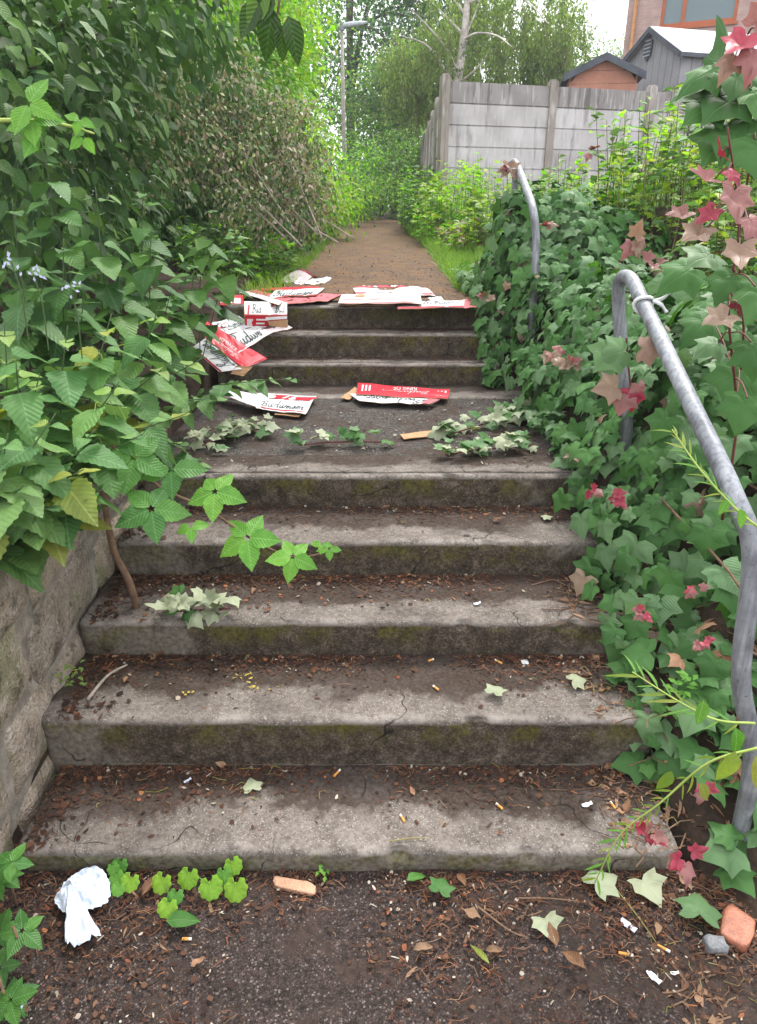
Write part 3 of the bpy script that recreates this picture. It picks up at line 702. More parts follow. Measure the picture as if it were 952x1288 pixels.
# ------------------------------------------------------------------ ivy on the right bank
def env(x, y):
    dx = max(0, x - (.80 if y < 2.9 else .76 if y < 3.9 else .69) - .05 * math.sin(y * 5)); c = prof(y)
    f = np.interp(dx, [0, .06, .2, .45, .8, 1.4, 3], [.04, .22, .5, .72, .88, 1.0, 1.1])
    f *= np.interp(y, [1.3, 1.7, 2.1, 3, 4.2, 4.9, 5.8], [.05, .45, .85, .95, .98, .7, .15])
    f *= 1 - .5 * np.interp(x, [1.0, 1.7], [0, 1]) * np.interp(y, [2.3, 3.2], [0, 1])
    if 3.8 < y < 4.75: f += .24 * math.exp(-((x - .82) / .12) ** 2)
    return c + f + .07 * mnoise.noise(Vector((x * 4, y * 4, 7))) + .04 * mnoise.noise(Vector((x * 11, y * 11, 3)))
def ivy_layer(n, y0, y1, x1, lift):
    y = RNG.uniform(y0, y1, n); xa = np.where(y > 3.9, .63, .76); x = xa + (x1 - xa) * RNG.random(n) ** 1.35; e = .03
    z = np.array([env(a, b) for a, b in zip(x, y)]); zx = np.array([env(a + e, b) for a, b in zip(x, y)]); zy = np.array([env(a, b + e) for a, b in zip(x, y)])
    nor = np.stack([-(zx - z) / e, -(zy - z) / e, np.ones(n)], 1); nor /= np.linalg.norm(nor, axis=1, keepdims=True)
    p = np.stack([x, y, z], 1) + nor * (lift + RNG.uniform(-.1, .09, n))[:, None]
    nn = nor + unit(n) * .55 + np.array([-.1, -.25, .1])
    tip = np.array([-.3, -.25, -.55]) + unit(n) * .6; tip -= nor * np.sum(tip * nor, 1, keepdims=True) * .7
    return p, frames(tip, nn)
for nm, lab, y0, y1, x1, n, sz in (('ivy', 'dense dark green ivy spilling over the right end of the lower steps', 1.5, 2.9, 2.2, 2100, (.035, .105)), ('ivy', 'ivy bank wrapped round the farther handrail beside the upper steps', 2.9, 5.8, 3.0, 7000, (.035, .1))):
    t = thing(nm, (.9, (y0 + y1) / 2, prof((y0 + y1) / 2)), lab, 'ivy')
    ps = []; rs = []
    for lift, fr in ((.02, .5), (-.04, .3), (-.1, .2)):
        p, r = ivy_layer(int(n * fr), y0, y1, x1, lift); ps.append(p); rs.append(r)
    p = np.concatenate(ps); r = np.concatenate(rs); s = sz[0] + (sz[1] - sz[0]) * RNG.random(len(p)) ** 1.4
    leaves(t, 'ivy', p, r, s, [M['ivy'], M['ivy_lt'], M['nettle'], M['ivy_tan']], 300, wts=[.6, .23, .15, .02])
    t['_y'] = y0
    if y0 < 2: ivyA = t
    else: ivyB = t
n = 130; p = np.stack([.86 + RNG.random(n) * .75, RNG.uniform(1.26, 1.8, n), np.zeros(n)], 1); p[:, 2] = [gz(a, b) + RNG.random() * .1 + .03 for a, b in p[:, :2]]
leaves(ivyA, 'ivy', p, frames(unit(n) * np.array([1, 1, .4]) + np.array([-.3, -.4, -.2]), unit(n) * .5 + np.array([0, -.2, 1])), RNG.uniform(.05, .1, n), [M['ivy'], M['ivy_lt'], M['dryleaf']], 0, wts=[.6, .15, .25])
# dark woody stems inside the bank
m_ = MB()
for _ in range(60):
    x = random.uniform(1.0, 1.9); y = random.uniform(1.5, 5.5); z0 = prof(y) + .05
    m_.tube(bez([(x, y, z0), (x - .08, y + random.uniform(-.2, .2), z0 + .3), (x - .2, y + random.uniform(-.3, .3), z0 + random.uniform(.3, .5))], 4), .004, 5)
m_.build('stems', M['stem_brown'], ivyB)['kind'] = 'stuff'
def young(root, c, n, s, mats, kind='fold'):
    for i in range(n + 2):
        d = Vector((random.uniform(-1, 1), random.uniform(-.9, .2), random.uniform(-.9, .5)))
        fr = frames(np.array([d]), np.array([Vector((random.uniform(-.4, .4), -.8, .6))]))[0]
        leaf_obj('young_leaf', kind, Vector(c) + d * s * .25, fr, s * random.uniform(.45, .85), random.choice(mats), root)
for px, py, Y, n, s in ((765, 618, 1.95, 3, .06), (805, 765, 1.55, 4, .05), (872, 735, 1.5, 3, .04), (878, 800, 1.45, 3, .045), (812, 1035, 1.2, 4, .05), (855, 1065, 1.18, 2, .075), (880, 980, 1.25, 2, .05), (742, 612, 2.05, 2, .05)):
    young(ivyA, P(px, py, Y) + Vector((0, -.02, 0)), n, s, [M['ivy_pink'], M['ivy_rose']])
for px, py, Y, n, s in ((640, 212, 4.55, 6, .09), (715, 455, 3.0, 4, .09), (690, 440, 3.1, 3, .09), (680, 285, 3.9, 1, .1), (795, 300, 3.6, 3, .12), (610, 375, 4.2, 2, .09), (740, 190, 6, 2, .12), (820, 330, 3.6, 2, .1)):
    young(ivyB, P(px, py, Y) + Vector((0, -.03, 0)), n, s, [M['ivy_pink'], M['ivy_tan']])
# upright leafy shoots at the right edge
def shoot(label, base, top, leafspec):
    t = thing('ivy_shoot', base, label, 'ivy shoot', 'tall ivy shoots at the right edge'); base = Vector(base); top = Vector(top)
    m_ = MB(); cv = bez([base, base.lerp(top, .3) + Vector((.05, .03, 0)), base.lerp(top, .6) + Vector((.0, -.02, 0)), base.lerp(top, .8) + Vector((.03, 0, 0)), top], 5); m_.tube(cv, [.0042 * (1 - .5 * i / len(cv)) for i in range(len(cv))], 6); m_.build('stem', M['stem_red'], t, smooth=True)
    for px, py, Y, s, mt, tip, nm in leafspec:
        c = P(px, py, Y); q = min(cv, key=lambda v: (v - c).length)
        m_ = MB(); m_.tube(bez([q, q.lerp(c, .5) + Vector((0, 0, .012)), c], 3), .002, 4); m_.build('stalk', M['stem_red'], t)
        fr = frames(np.array([tip]), np.array([Vector((random.uniform(-.2, .2), -.55, .8))]))[0]
        leaf_obj(nm, 'fold' if nm == 'young_leaf' else 'ivy', c, fr, s * (.85 if nm == 'young_leaf' else 1), mt, t)
g_, p_, r_, b_ = M['ivy'], M['ivy_pink'], M['ivy_rose'], M['ivy_tan']
shoot('tall red-stemmed ivy shoot with large pink young leaves at the right edge', (1.0, 1.85, .75), P(915, 160, 1.75), [
    (875, 335, 2.1, .13, g_, (-1, -.3, -.5), 'leaf'), (895, 400, 2.05, .12, g_, (-.9, -.4, -.6), 'leaf'), (930, 465, 1.95, .12, g_, (-.4, -.4, -1), 'leaf'), (950, 360, 1.6, .13, g_, (.5, -.4, -.6), 'leaf'),
    (905, 200, 1.75, .07, r_, (-.5, -.3, .4), 'young_leaf'), (915, 215, 1.72, .06, r_, (.4, -.3, -.4), 'young_leaf'), (920, 240, 1.68, .11, p_, (-.1, -.5, -.8), 'young_leaf'), (895, 230, 1.72, .09, p_, (-1, -.2, .1), 'young_leaf'),
    (900, 265, 1.68, .07, r_, (-.7, -.2, -.6), 'young_leaf'), (940, 275, 1.64, .1, p_, (.4, -.4, -.6), 'young_leaf'), (885, 290, 1.7, .1, b_, (-.8, -.4, -.5), 'young_leaf'), (930, 310, 1.62, .1, b_, (-.2, -.6, -.7), 'young_leaf'),
    (925, 345, 1.75, .09, g_, (-.6, -.4, -.7), 'leaf'), (895, 320, 1.85, .09, M['ivy_lt'], (-.8, -.4, -.3), 'leaf'), (945, 430, 1.7, .1, g_, (.2, -.4, -.9), 'leaf'), (905, 430, 1.8, .08, M['ivy_lt'], (-.9, -.4, -.3), 'leaf'), (940, 500, 1.7, .1, g_, (-.3, -.4, -.8), 'leaf'), (925, 390, 1.6, .06, p_, (-.2, -.4, .4), 'young_leaf'), (915, 400, 1.58, .1, b_, (-.9, -.4, -.3), 'young_leaf'), (945, 395, 1.58, .09, p_, (.6, -.4, -.3), 'young_leaf'), (865, 270, 1.85, .08, p_, (-1, -.2, -.3), 'young_leaf')])
shoot('leafy ivy shoot with dark green leaves above the pink one', (1.1, 2.1, .9), P(935, 55, 1.85), [
    (905, 85, 1.9, .11, g_, (-1, -.2, -.4), 'leaf'), (925, 120, 1.88, .12, g_, (-.8, -.4, -.6), 'leaf'), (900, 130, 1.9, .1, g_, (-1, -.3, -.6), 'leaf'), (945, 145, 1.85, .12, g_, (.3, -.5, -.7), 'leaf'), (915, 170, 1.9, .11, g_, (-.8, -.5, -.8), 'leaf'), (945, 110, 1.84, .11, g_, (.6, -.3, -.3), 'leaf'), (905, 95, 2.0, .13, g_, (-.2, -.3, .8), 'leaf'), (890, 110, 1.95, .1, g_, (-1, -.3, -.2), 'leaf'), (930, 90, 1.9, .11, g_, (-.3, -.5, -.5), 'leaf'), (950, 175, 1.8, .12, g_, (.1, -.5, -.7), 'leaf'), (930, 160, 1.85, .11, g_, (-.5, -.5, -.7), 'leaf'),
    (940, 50, 1.8, .11, r_, (-.6, -.4, -.6), 'young_leaf'), (950, 35, 1.8, .09, p_, (.3, -.3, .7), 'young_leaf'), (948, 62, 1.78, .1, p_, (-.2, -.5, -.9), 'young_leaf'), (925, 70, 1.8, .08, b_, (-.6, -.3, -.9), 'young_leaf')])
hr = thing('ivy_sprig', P(788, 455, 2.0), 'ivy tip with limp red leaves hanging in front of the rail end', 'ivy shoot')
for px, py, s, mt, tip in ((790, 440, .1, M['ivy_lt'], (-.8, -.4, -.1)), (805, 438, .08, M['ivy_tan'], (.9, -.3, 0)), (778, 485, .08, M['ivy_tan'], (-1, -.2, -.1)), (795, 490, .07, M['ivy_rose'], (.1, -.2, -1)), (788, 495, .07, M['ivy_pink'], (-.3, -.2, -1)), (802, 482, .05, M['ivy_pink'], (.3, -.2, -1)), (770, 440, .09, M['ivy_lt'], (-.6, -.4, -.6))):
    leaf_obj('leaf', 'ivy', P(px, py, 1.98), frames(np.array([tip]), np.array([(random.uniform(-.3, .3), -.8, .4)]))[0], s, mt, hr)
m_ = MB(); m_.tube(bez([P(788, 425, 2.0), P(790, 455, 1.99), P(793, 485, 1.98)], 4), .003, 5); m_.build('stem', M['stem_red'], hr)

# ------------------------------------------------------------------ yellow-green weed stalks at lower right
def stalk(label, pts, n, ls, mats, name='weed_stalk', cat='weed', kind='needle', big=()):
    t = thing(name, pts[0], label, cat, 'yellow green weed stalks by the handrail'); cv = bez(pts, 10); L = len(cv)
    m_ = MB(); m_.tube(cv, [.0032 * (1 - .6 * i / L) for i in range(L)], 5); m_.build('stem', M['stem_yel'], t, smooth=True)
    for k in range(n):
        f = (k + 1) / (n + 1); f = f ** .7; i = min(L - 2, int(f * L)); q = cv[i]; d = (cv[i + 1] - cv[i]).normalized()
        o = d.cross(Vector((0, -.5, 1))).normalized() * (1 if k % 2 else -1)
        tip = d * .9 + o * random.uniform(.5, .9) + Vector((0, 0, random.uniform(-.1, .3)))
        leaf_obj('leaf', kind, q, frames(np.array([tip]), np.array([(0, -.6, .8)]))[0], ls * random.uniform(.6, 1.2), random.choice(mats), t)
    for px, py, Y, s, mt in big:
        leaf_obj('leaf', 'oval', P(px, py, Y), frames(np.array([(random.uniform(-.5, .5), -.3, -.7)]), np.array([(.1, -.8, .5)]))[0], s, mt, t)
    return t
yg = [M['yelgreen'], M['yelgreen'], M['bramble']]
stalk('weed stalk crossing the middle of the handrail', [P(960, 668, 1.25), P(925, 640, 1.27), P(880, 590, 1.3), P(845, 540, 1.35)], 26, .04, yg, big=((930, 640, 1.24, .04, M['bramble']), (915, 628, 1.25, .035, M['bramble'])))
stalk('weed stalk reaching left above the lowest steps from the rail foot', [P(950, 910, 1.15), P(900, 905, 1.17), P(850, 880, 1.2), P(795, 845, 1.25)], 16, .06, yg, big=((885, 880, 1.14, .055, M['bramble']), (925, 915, 1.12, .06, M['bramble'])))
stalk('long weed stalk drooping onto the lowest tread with a tuft at its tip', [P(955, 940, 1.08), P(890, 960, 1.1), P(830, 1010, 1.12), P(780, 1050, 1.13), P(748, 1110, 1.12)], 34, .05, yg, big=((925, 945, 1.05, .07, M['yelgreen']), (950, 950, 1.04, .075, M['nettle_yel']), (880, 985, 1.07, .045, M['nettle_yel']), (845, 970, 1.08, .05, M['yelgreen'])))

# ------------------------------------------------------------------ flattened drink cartons
def panel(name, cs, mat, root, amp=.004, seed=0, nu=14, nv=6, th=.003, bend=0.0):
    c00, c10, c11, c01 = [Vector(c) for c in cs]
    nrm = (c10 - c00).cross(c01 - c00).normalized()
    if nrm.z < 0: nrm = -nrm
    def S(u, v, off=0.0):
        p = (c00 * (1 - u) + c10 * u) * (1 - v) + (c01 * (1 - u) + c11 * u) * v
        a = mnoise.noise(Vector((u * 3.1 + seed, v * 2.3, seed * 1.7))) * amp * 1.6 + mnoise.noise(Vector((u * 8 + seed, v * 6, seed))) * amp * .6
        return p + nrm * (a + off + bend * math.sin(math.pi * u))
    V = [S(i / nu, j / nv) for j in range(nv + 1) for i in range(nu + 1)]; n = len(V)
    V += [S(i / nu, j / nv, -th) for j in range(nv + 1) for i in range(nu + 1)]
    W = nu + 1; top = [(j * W + i, j * W + i + 1, (j + 1) * W + i + 1, (j + 1) * W + i) for j in range(nv) for i in range(nu)]
    bot = [tuple(n + k for k in reversed(f)) for f in top]
    rim = [k for k in range(nu)] and ([(i, n + i, n + i + 1, i + 1) for i in range(nu)] + [(nv * W + i + 1, n + nv * W + i + 1, n + nv * W + i, nv * W + i) for i in range(nu)]
           + [((j + 1) * W, n + (j + 1) * W, n + j * W, j * W) for j in range(nv)] + [(j * W + nu, n + j * W + nu, n + (j + 1) * W + nu, (j + 1) * W + nu) for j in range(nv)])
    m_ = MB(); m_.add(V, top, 0); m_.add(V, bot + rim, 1)
    o = m_.build(name, [mat, M['kraft']], root); return o, S
GL = {
 'B': ([[(.42, .05), (.5, 1.9)], [(0, 1.55), (.3, 1.95), (.9, 2.05), (1.3, 1.75), (1.15, 1.3), (.65, 1.05), (1.2, .95), (1.35, .5), (1.0, .08), (.4, -.05), (.05, .2)]], 1.6),
 'u': ([[(0, .95), (.05, .3), (.25, 0), (.6, .4), (.72, .98), (.7, .25), (.95, .02), (1.12, .35)]], 1.15),
 'd': ([[(.78, .78), (.45, 1), (.08, .65), (.12, .12), (.42, .02), (.75, .35)], [(.86, 2.05), (.8, 1.0), (.78, .25), (.95, .0), (1.15, .3)]], 1.2),
 'w': ([[(0, .95), (.1, .15), (.32, .02), (.6, .35), (.7, .95)],  [(.7, .95), (.76, .15), (1.0, .02), (1.25, .4), (1.3, .98), (1.45, .85)]], 1.4),
 'e': ([[(0, .4), (.5, .68), (.42, .98), (.15, .85), (.05, .3), (.3, 0), (.68, .35)]], .7),
 'i': ([[(.1, .95), (.1, .25), (.3, 0), (.5, .35)], [(.2, 1.4), (.26, 1.5)]], .55),
 's': ([[(0, .3), (.38, 1.05), (.5, .4), (.32, 0), (.05, .12)], [(.4, .05), (.75, .35)]], .75),
 'r': ([[(0, .25), (.22, 1.02), (.36, .85), (.6, .9), (.55, .3), (.75, 0), (.95, .3)]], .95)}
def script(S, text, u0, v0, u1, v1, mat, parent, wt=.17, slant=.3, name='lettering'):
    tot = sum(GL[c][1] for c in text) * 1.12 + .5; x = 0; m_ = MB()
    def mp(a, b): return S(u0 + (u1 - u0) * (a + slant * b) / tot, v0 + (v1 - v0) * (b / 2.05), .0016)
    for c in text:
        for line in GL[c][0]:
            q = bez([(a + x, b, 0) for a, b in line], 3) if len(line) > 2 else [Vector((a + x, b, 0)) for a, b in line]
            vs = []
            for i, p_ in enumerate(q):
                d = (q[min(i + 1, len(q) - 1)] - q[max(i - 1, 0)]); d = d.normalized() if d.length > 0 else Vector((1, 0, 0))
                k = wt * (.55 + .45 * abs(d.y)); nn = Vector((d.y, -d.x, 0)) * k * .5
                vs += [mp(p_.x + nn.x, p_.y + nn.y), mp(p_.x - nn.x, p_.y - nn.y)]
            m_.add(vs, [(2 * i, 2 * i + 1, 2 * i + 3, 2 * i + 2) for i in range(len(q) - 1)])
        x += GL[c][1] * 1.12
    return m_.build(name, mat, parent)
def block(S, text, u0, v0, u1, v1, mat, parent, name='lettering'):
    cu = bpy.data.curves.new('text', 'FONT'); cu.body = text; cu.resolution_u = 2
    ob = bpy.data.objects.new('text', cu); COL.objects.link(ob)
    bpy.context.view_layer.update()
    me = bpy.data.meshes.new_from_object(ob.evaluated_get(bpy.context.evaluated_depsgraph_get()))
    xs_ = [v.co.x for v in me.vertices]; ys_ = [v.co.y for v in me.vertices]
    a, b, c, d = min(xs_), max(xs_), min(ys_), max(ys_); m_ = MB()
    m_.add([S(u0 + (u1 - u0) * (v.co.x - a) / (b - a), v0 + (v1 - v0) * (v.co.y - c) / (d - c), .0016) for v in me.vertices], [tuple(p.vertices) for p in me.polygons])
    bpy.data.objects.remove(ob); bpy.data.meshes.remove(me); bpy.data.curves.remove(cu)
    return m_.build(name, mat, parent)
def band(S, u0, v0, u1, v1, mat, parent, name='stripe', n=8, skew=0.0, off=.001):
    m_ = MB(); V = []
    for i in range(n + 1):
        for j in (0, 1):
            v = v0 + (v1 - v0) * j; V.append(S(u0 + (u1 - u0) * i / n + skew * j, v, off))
    m_.add(V, [(2 * i, 2 * i + 2, 2 * i + 3, 2 * i + 1) for i in range(n)]); return m_.build(name, mat, parent)
CG = 'flattened drink cartons on the steps'
def gq(pts, z): return [G(a, b, z) for a, b in pts]
# red carton with black script, sliding down the left side of the upper steps
t = thing('drink_carton', P(290, 440, 4.0), 'red and white flattened drink carton tilted down the left side of the upper steps', 'cardboard carton', CG)
o, S = panel('red_panel', [P(307, 464, 3.86), P(258, 425, 4.02), P(254, 400, 4.16), P(336, 451, 3.95)], M['red_card'], t, .004, 1)
block(S, 'KING OF', .38, .62, .7, .45, M['ink_white'], o); script(S, 'Budweiser', .3, .34, .8, .12, M['ink_white'], o, .13)
band(S, .02, .05, .12, .95, M['pink_card'], o)
o, S = panel('white_panel', [P(304, 464, 3.85), P(258, 425, 4.01), P(241, 438, 3.97), P(276, 468, 3.84)], M['white_card'], t, .004, 2)
script(S, 'Budweiser', .12, .1, .95, .8, M['ink_black'], o, .24); band(S, .0, .88, 1, .98, M['ink_red'], o)
panel('side_flap', [P(318, 461, 3.87), P(306, 473, 3.83), P(290, 470, 3.84), P(296, 460, 3.86)], M['kraft'], t, .003, 3, 5, 3)
# white carton behind it
t = thing('drink_carton', P(305, 425, 4.05), 'white flattened drink carton with big dark script leaning behind the tilted red one', 'cardboard carton', CG)
o, S = panel('white_panel', [P(300, 444, 3.96), P(343, 418, 4.12), P(322, 409, 4.22), P(282, 424, 4.12)], M['white_card'], t, .004, 4)
script(S, 'Budweiser', .03, .2, 1.25, .92, M['ink_black'], o, .24)
o, S = panel('folded_panel', [P(282, 424, 4.121), P(322, 409, 4.221), P(300, 397, 4.34), P(262, 407, 4.28)], M['white_card'], t, .006, 5)
script(S, 'Budweiser', .15, .3, .9, .85, M['ink_black'], o, .2); band(S, .02, .5, .3, .75, M['ink_red'], o, skew=.12)
panel('torn_edge', [P(330, 421, 4.1), P(368, 412, 4.16), P(362, 409, 4.2), P(326, 416, 4.14)], M['pale_card'], t, .004, 6, 6, 3)
# small opened box standing against the top riser
t = thing('drink_box', P(335, 412, 4.24), 'small open red and white drink box standing against the top step', 'cardboard box', CG)
ZB = .905
a0, a1_ = P(308, 412, 4.22), P(354, 414, 4.20); a0.z = a1_.z = ZB
b0, b1 = P(308, 397, 4.22), P(361, 397, 4.20); c0, c1 = P(307, 379, 4.36), P(361, 380, 4.35)
o, S = panel('red_side', [a0, a1_, b1, b0], M['red_card'], t, .002, 7)
for k, v in enumerate((.72, .5, .3)): band(S, .28, v, .28 + (.3, .22, .27)[k], v + .09, M['ink_white'], o, 'print_line')
band(S, .05, .2, .2, .8, M['pale_card'], o, 'pale_label', 3); band(S, .0, .0, 1, .08, M['pale_card'], o)
o, S = panel('white_top', [b0 + Vector((0, 0, .002)), b1 + Vector((0, 0, .002)), c1, c0], M['white_card'], t, .003, 8)
script(S, 'Bud', .17, .2, .42, .8, M['ink_black'], o, .25); script(S, 'Bud', .72, .2, .97, .8, M['ink_black'], o, .25)
band(S, .06, .05, .1, .75, M['ink_red'], o, 'red_bar', 3, .03); band(S, .6, .05, .66, .85, M['ink_red'], o, 'red_bar', 3, .03); band(S, 0, 0, 1, .06, M['ink_red'], o)
panel('side_panel', [P(308, 412, 4.222), P(307, 397, 4.222), P(307, 379, 4.362), P(307, 396, 4.39)], M['pale_card'], t, .001, 9, 4, 4)
o, S = panel('kraft_flap', [P(340, 413, 4.19), P(362, 413, 4.17), P(362, 402, 4.18), P(337, 404, 4.19)], M['kraft'], t, .002, 10, 6, 3)
panel('white_flap', [P(334, 403, 4.185), P(361, 401, 4.175), P(361, 397.5, 4.18), P(334, 399, 4.185)], M['white_card'], t, .001, 11, 6, 2)
# red carton lying at the edge of the top step, several folded layers
t = thing('drink_carton', G(360, 372, 1.05), 'faded red drink carton lying on the left of the top step edge', 'cardboard carton', CG)
o, S = panel('red_panel', gq([(352, 383), (412, 380), (432, 369), (345, 372)], 1.052), M['pink_card'], t, .007, 12)
o, S = panel('white_panel', gq([(338, 374), (398, 371), (408, 362), (346, 365)], 1.066), M['white_card'], t, .006, 13)
script(S, 'Budweiser', .05, .15, .9, .85, M['ink_black'], o, .24); band(S, .0, .0, 1, .1, M['ink_red'], o)
panel('red_flap', gq([(330, 366), (402, 365), (400, 360), (326, 362)], 1.062), M['red_card'], t, .006, 14)
panel('long_flap', gq([(301, 367), (311, 366), (357, 379), (349, 383)], 1.066), M['pale_card'], t, .005, 15)
panel('long_flap', gq([(311, 366), (322, 364), (370, 376), (358, 379)], 1.06), M['pink_card'], t, .005, 16)
t = thing('drink_carton', P(385, 352, 5.6), 'crumpled pale pink carton piece lying highest on the path', 'cardboard carton', CG)
z0 = 1.06
panel('pink_panel', [G(350, 353, z0), G(378, 358, z0), P(394, 347, 5.9), P(374, 339, 6.0)], M['pale_card'], t, .012, 17)
panel('fold', [P(374, 340, 6.0), P(394, 348, 5.9), G(400, 349, z0 + .02), P(380, 338, 6.05)], M['pink_card'], t, .006, 18, 6, 4)
panel('grey_flap', [G(381, 358, z0), G(408, 356, z0), G(424, 348, z0), G(392, 350, z0 + .02)], M['white_card'], t, .008, 19)
t = thing('drink_carton', G(480, 378, 1.05), 'wide pale carton sheet lying nearest the middle edge of the top step', 'cardboard carton', CG)
o, S = panel('pale_panel', gq([(425, 381), (531, 382), (528, 368), (430, 370)], 1.064), M['pale_card'], t, .006, 20); band(S, .02, .38, .98, .46, M['pink_card'], o); band(S, .02, .02, .9, .1, M['pink_card'], o)
band(S, .1, .6, .3, .9, M['kraft'], o, 'bare_patch', 5)
panel('under_flap', gq([(425, 384), (497, 384), (500, 380), (427, 380)], 1.046), M['white_card'], t, .003, 21)
t = thing('drink_carton', G(550, 382, 1.05), 'pale carton sheet with rounded red end at the right of the top step edge', 'cardboard carton', CG)
o, S = panel('pale_panel', gq([(500, 389), (583, 387), (585, 374), (500, 373)], 1.044), M['white_card'], t, .006, 22)
script(S, 'Budweiser', .1, .3, .9, .8, M['pebble'], o, .2); band(S, .0, .0, 1, .12, M['ink_red'], o)
panel('red_end', gq([(583, 387), (600, 386), (604, 381), (585, 375)], 1.045), M['pink_card'], t, .004, 23, 6, 5)
t = thing('drink_carton', G(490, 365, 1.05), 'pinkish carton sheet lying second from the back of the pale sheets', 'cardboard carton', CG)
o, S = panel('pale_panel', gq([(448, 371), (548, 372), (538, 361), (444, 362)], 1.056), M['pale_card'], t, .01, 24); band(S, 0, .1, 1, .3, M['pink_card'], o)
t = thing('drink_carton', G(488, 355, 1.05), 'narrow pale carton sheet lying farthest back among the pale sheets', 'cardboard carton', CG)
o, S = panel('pale_panel', gq([(444, 363), (538, 362), (531, 351), (441, 354)], 1.05), M['white_card'], t, .01, 25); band(S, 0, 0, 1, .2, M['ink_red'], o)
# landing
t = thing('drink_carton', G(500, 495, .65), 'bright red drink carton lying flat against the foot of the upper steps', 'cardboard carton', CG)
o, S = panel('red_panel', gq([(563, 501), (448, 496), (450, 482), (566, 490)], .668), M['red_card'], t, .006, 26)
block(S, 'KING OF', .35, .9, .6, .62, M['ink_white'], o); script(S, 'Budweiser', .2, .55, .75, .3, M['ink_white'], o, .12)
for k in range(3): band(S, .03 + .04 * k, .2, .05 + .04 * k, .8, M['pale_card'], o, 'print_line', 2)
for k in range(3): band(S, .85 + .04 * k, .3, .87 + .04 * k, .85, M['pale_card'], o, 'print_line', 2)
o, S = panel('white_panel', gq([(553, 503), (440, 495), (454, 505), (540, 509)], .662), M['white_card'], t, .006, 27)
script(S, 'Budweiser', .12, .15, .9, .9, M['ink_black'], o, .24); band(S, 0, 0, .12, 1, M['pink_card'], o)
panel('kraft_flap', gq([(428, 501), (440, 502), (452, 490), (446, 486)], .65), M['kraft'], t, .004, 28, 5, 3)
t = thing('drink_carton', G(350, 505, .65), 'white drink carton with red stripes lying under the nettle shoots on the landing', 'cardboard carton', CG)
o, S = panel('white_panel', gq([(322, 514), (384, 521), (398, 497), (318, 494)], .662), M['white_card'], t, .006, 29)
script(S, 'Budweiser', .1, .2, .95, .5, M['ink_black'], o, .22); band(S, .25, .6, .95, .9, M['red_card'], o, skew=.1); band(S, .1, .05, .95, .12, M['ink_red'], o)
panel('kraft_edge', gq([(345, 521), (376, 524), (380, 520), (350, 517)], .65), M['kraft'], t, .002, 30, 5, 2)
panel('side_panel', gq([(272, 492), (322, 512), (322, 497), (284, 487)], .69), M['white_card'], t, .006, 31)
t = thing('drink_carton', P(250, 370, 4.7), 'strip of red carton half buried in the greenery left of the top step', 'cardboard carton', CG)
panel('red_panel', [P(200, 366, 4.7), P(250, 378, 4.6), P(262, 371, 4.75), P(205, 361, 4.9)], M['red_card'], t, .008, 32)
o, S = panel('label_panel', [P(262, 383, 4.5), P(306, 384, 4.5), P(306, 371, 4.6), P(268, 370, 4.6)], M['red_card'], t, .003, 33)
for k in range(3): band(S, .15, .2 + .25 * k, .5, .32 + .25 * k, M['ink_white'], o, 'print_line', 3)
band(S, .6, .15, .92, .7, M['pale_card'], o, 'pale_label', 3)

# ------------------------------------------------------------------ small things on the ground
LV = [(0.006, -3, D[0])] + [(H[k], D[k], D[k + 1] if k < 4 else 2.76) for k in range(5)] + [(.634, 2.76, D2[0])] + [(H2[k], D2[k], D2[k + 1] if k < 2 else 30) for k in range(3)]
def surf(px, py, lift=.004):
    for z, a, b in LV:
        q = G(px, py, z + lift)
        if a - .02 <= q.y < b: return q
    return G(px, py, .01)
def lying(name, kind, px, py, s, ang, mat, label, cat, group=None, tilt=.25, lift=.008, i=None):
    q = surf(px, py, lift); tip = (math.cos(ang), math.sin(ang), random.uniform(-.05, .12))
    V, T, U = TPL[kind][random.randrange(len(TPL[kind])) if i is None else i]
    s *= .85; fr = frames(np.array([tip]), np.array([(random.uniform(-tilt, tilt), random.uniform(-tilt, tilt) - .1, 1)]))[0]
    if kind == 'ivy' and random.random() < .5: V = V * np.array([1, 1, 1]) + np.stack([V[:, 0] * 0, V[:, 0] * 0, (V[:, 0] ** 2) * .9], 1)
    W = (fr @ V.T).T * s; W[:, 2] -= W[:, 2].min()
    o = bpy.data.objects.new(name, mesh_np(name, W, T, mat, U)); link(o); o.location = q; return tag(o, label, cat, group)
GB = 'dry brown leaves lying about'
for px, py, s, a, lab in ((735, 1225, .075, 2.3, 'long curled brown leaf on the tarmac below the red brick lump'), (700, 1190, .06, 1.7, 'upright brown leaf beside the wilted green ivy leaf'), (605, 1155, .06, 2.9, 'flat tan leaf on the lower tarmac right of the green leaves'), (520, 1198, .055, .2, 'flat brown leaf in the middle of the lower tarmac'), (180, 1130, .075, 1.2, 'pale brown leaf standing beside the round-leaved plant'), (195, 835, .07, 1.4, 'orange brown leaf wedged between stone wall and third step'),
        (620, 655, .05, .3, 'small tan leaf at the right back of the fourth tread'), (610, 1200, .05, .1, 'brown leaf among rusty flakes on the lower tarmac'), (760, 965, .05, .1, 'oval tan leaf at the right end of the lowest tread'), (585, 1120, .06, 1.9, 'crumpled tan leaf touching the lowest riser'), (735, 735, .045, 2.4, 'brown leaf near the ivy on the third tread'), (825, 1180, .05, 1.1, 'brown leaf under the ivy at the lower right'), (240, 1215, .04, .4, 'small brown leaf near the lower left plants'), (870, 1120, .06, 2.0, 'curled brown leaf lying above the broken brick')):
    lying('brown_leaf', 'dryl', px, py, s, a, M['dryleaf'], lab, 'leaf', GB)
GF = 'fallen green leaves'
lying('fallen_leaf', 'oval', 512, 1113, .065, .5, M['bramble_dk'], 'pointed pale green leaf lying against the lowest riser', 'leaf', GF)
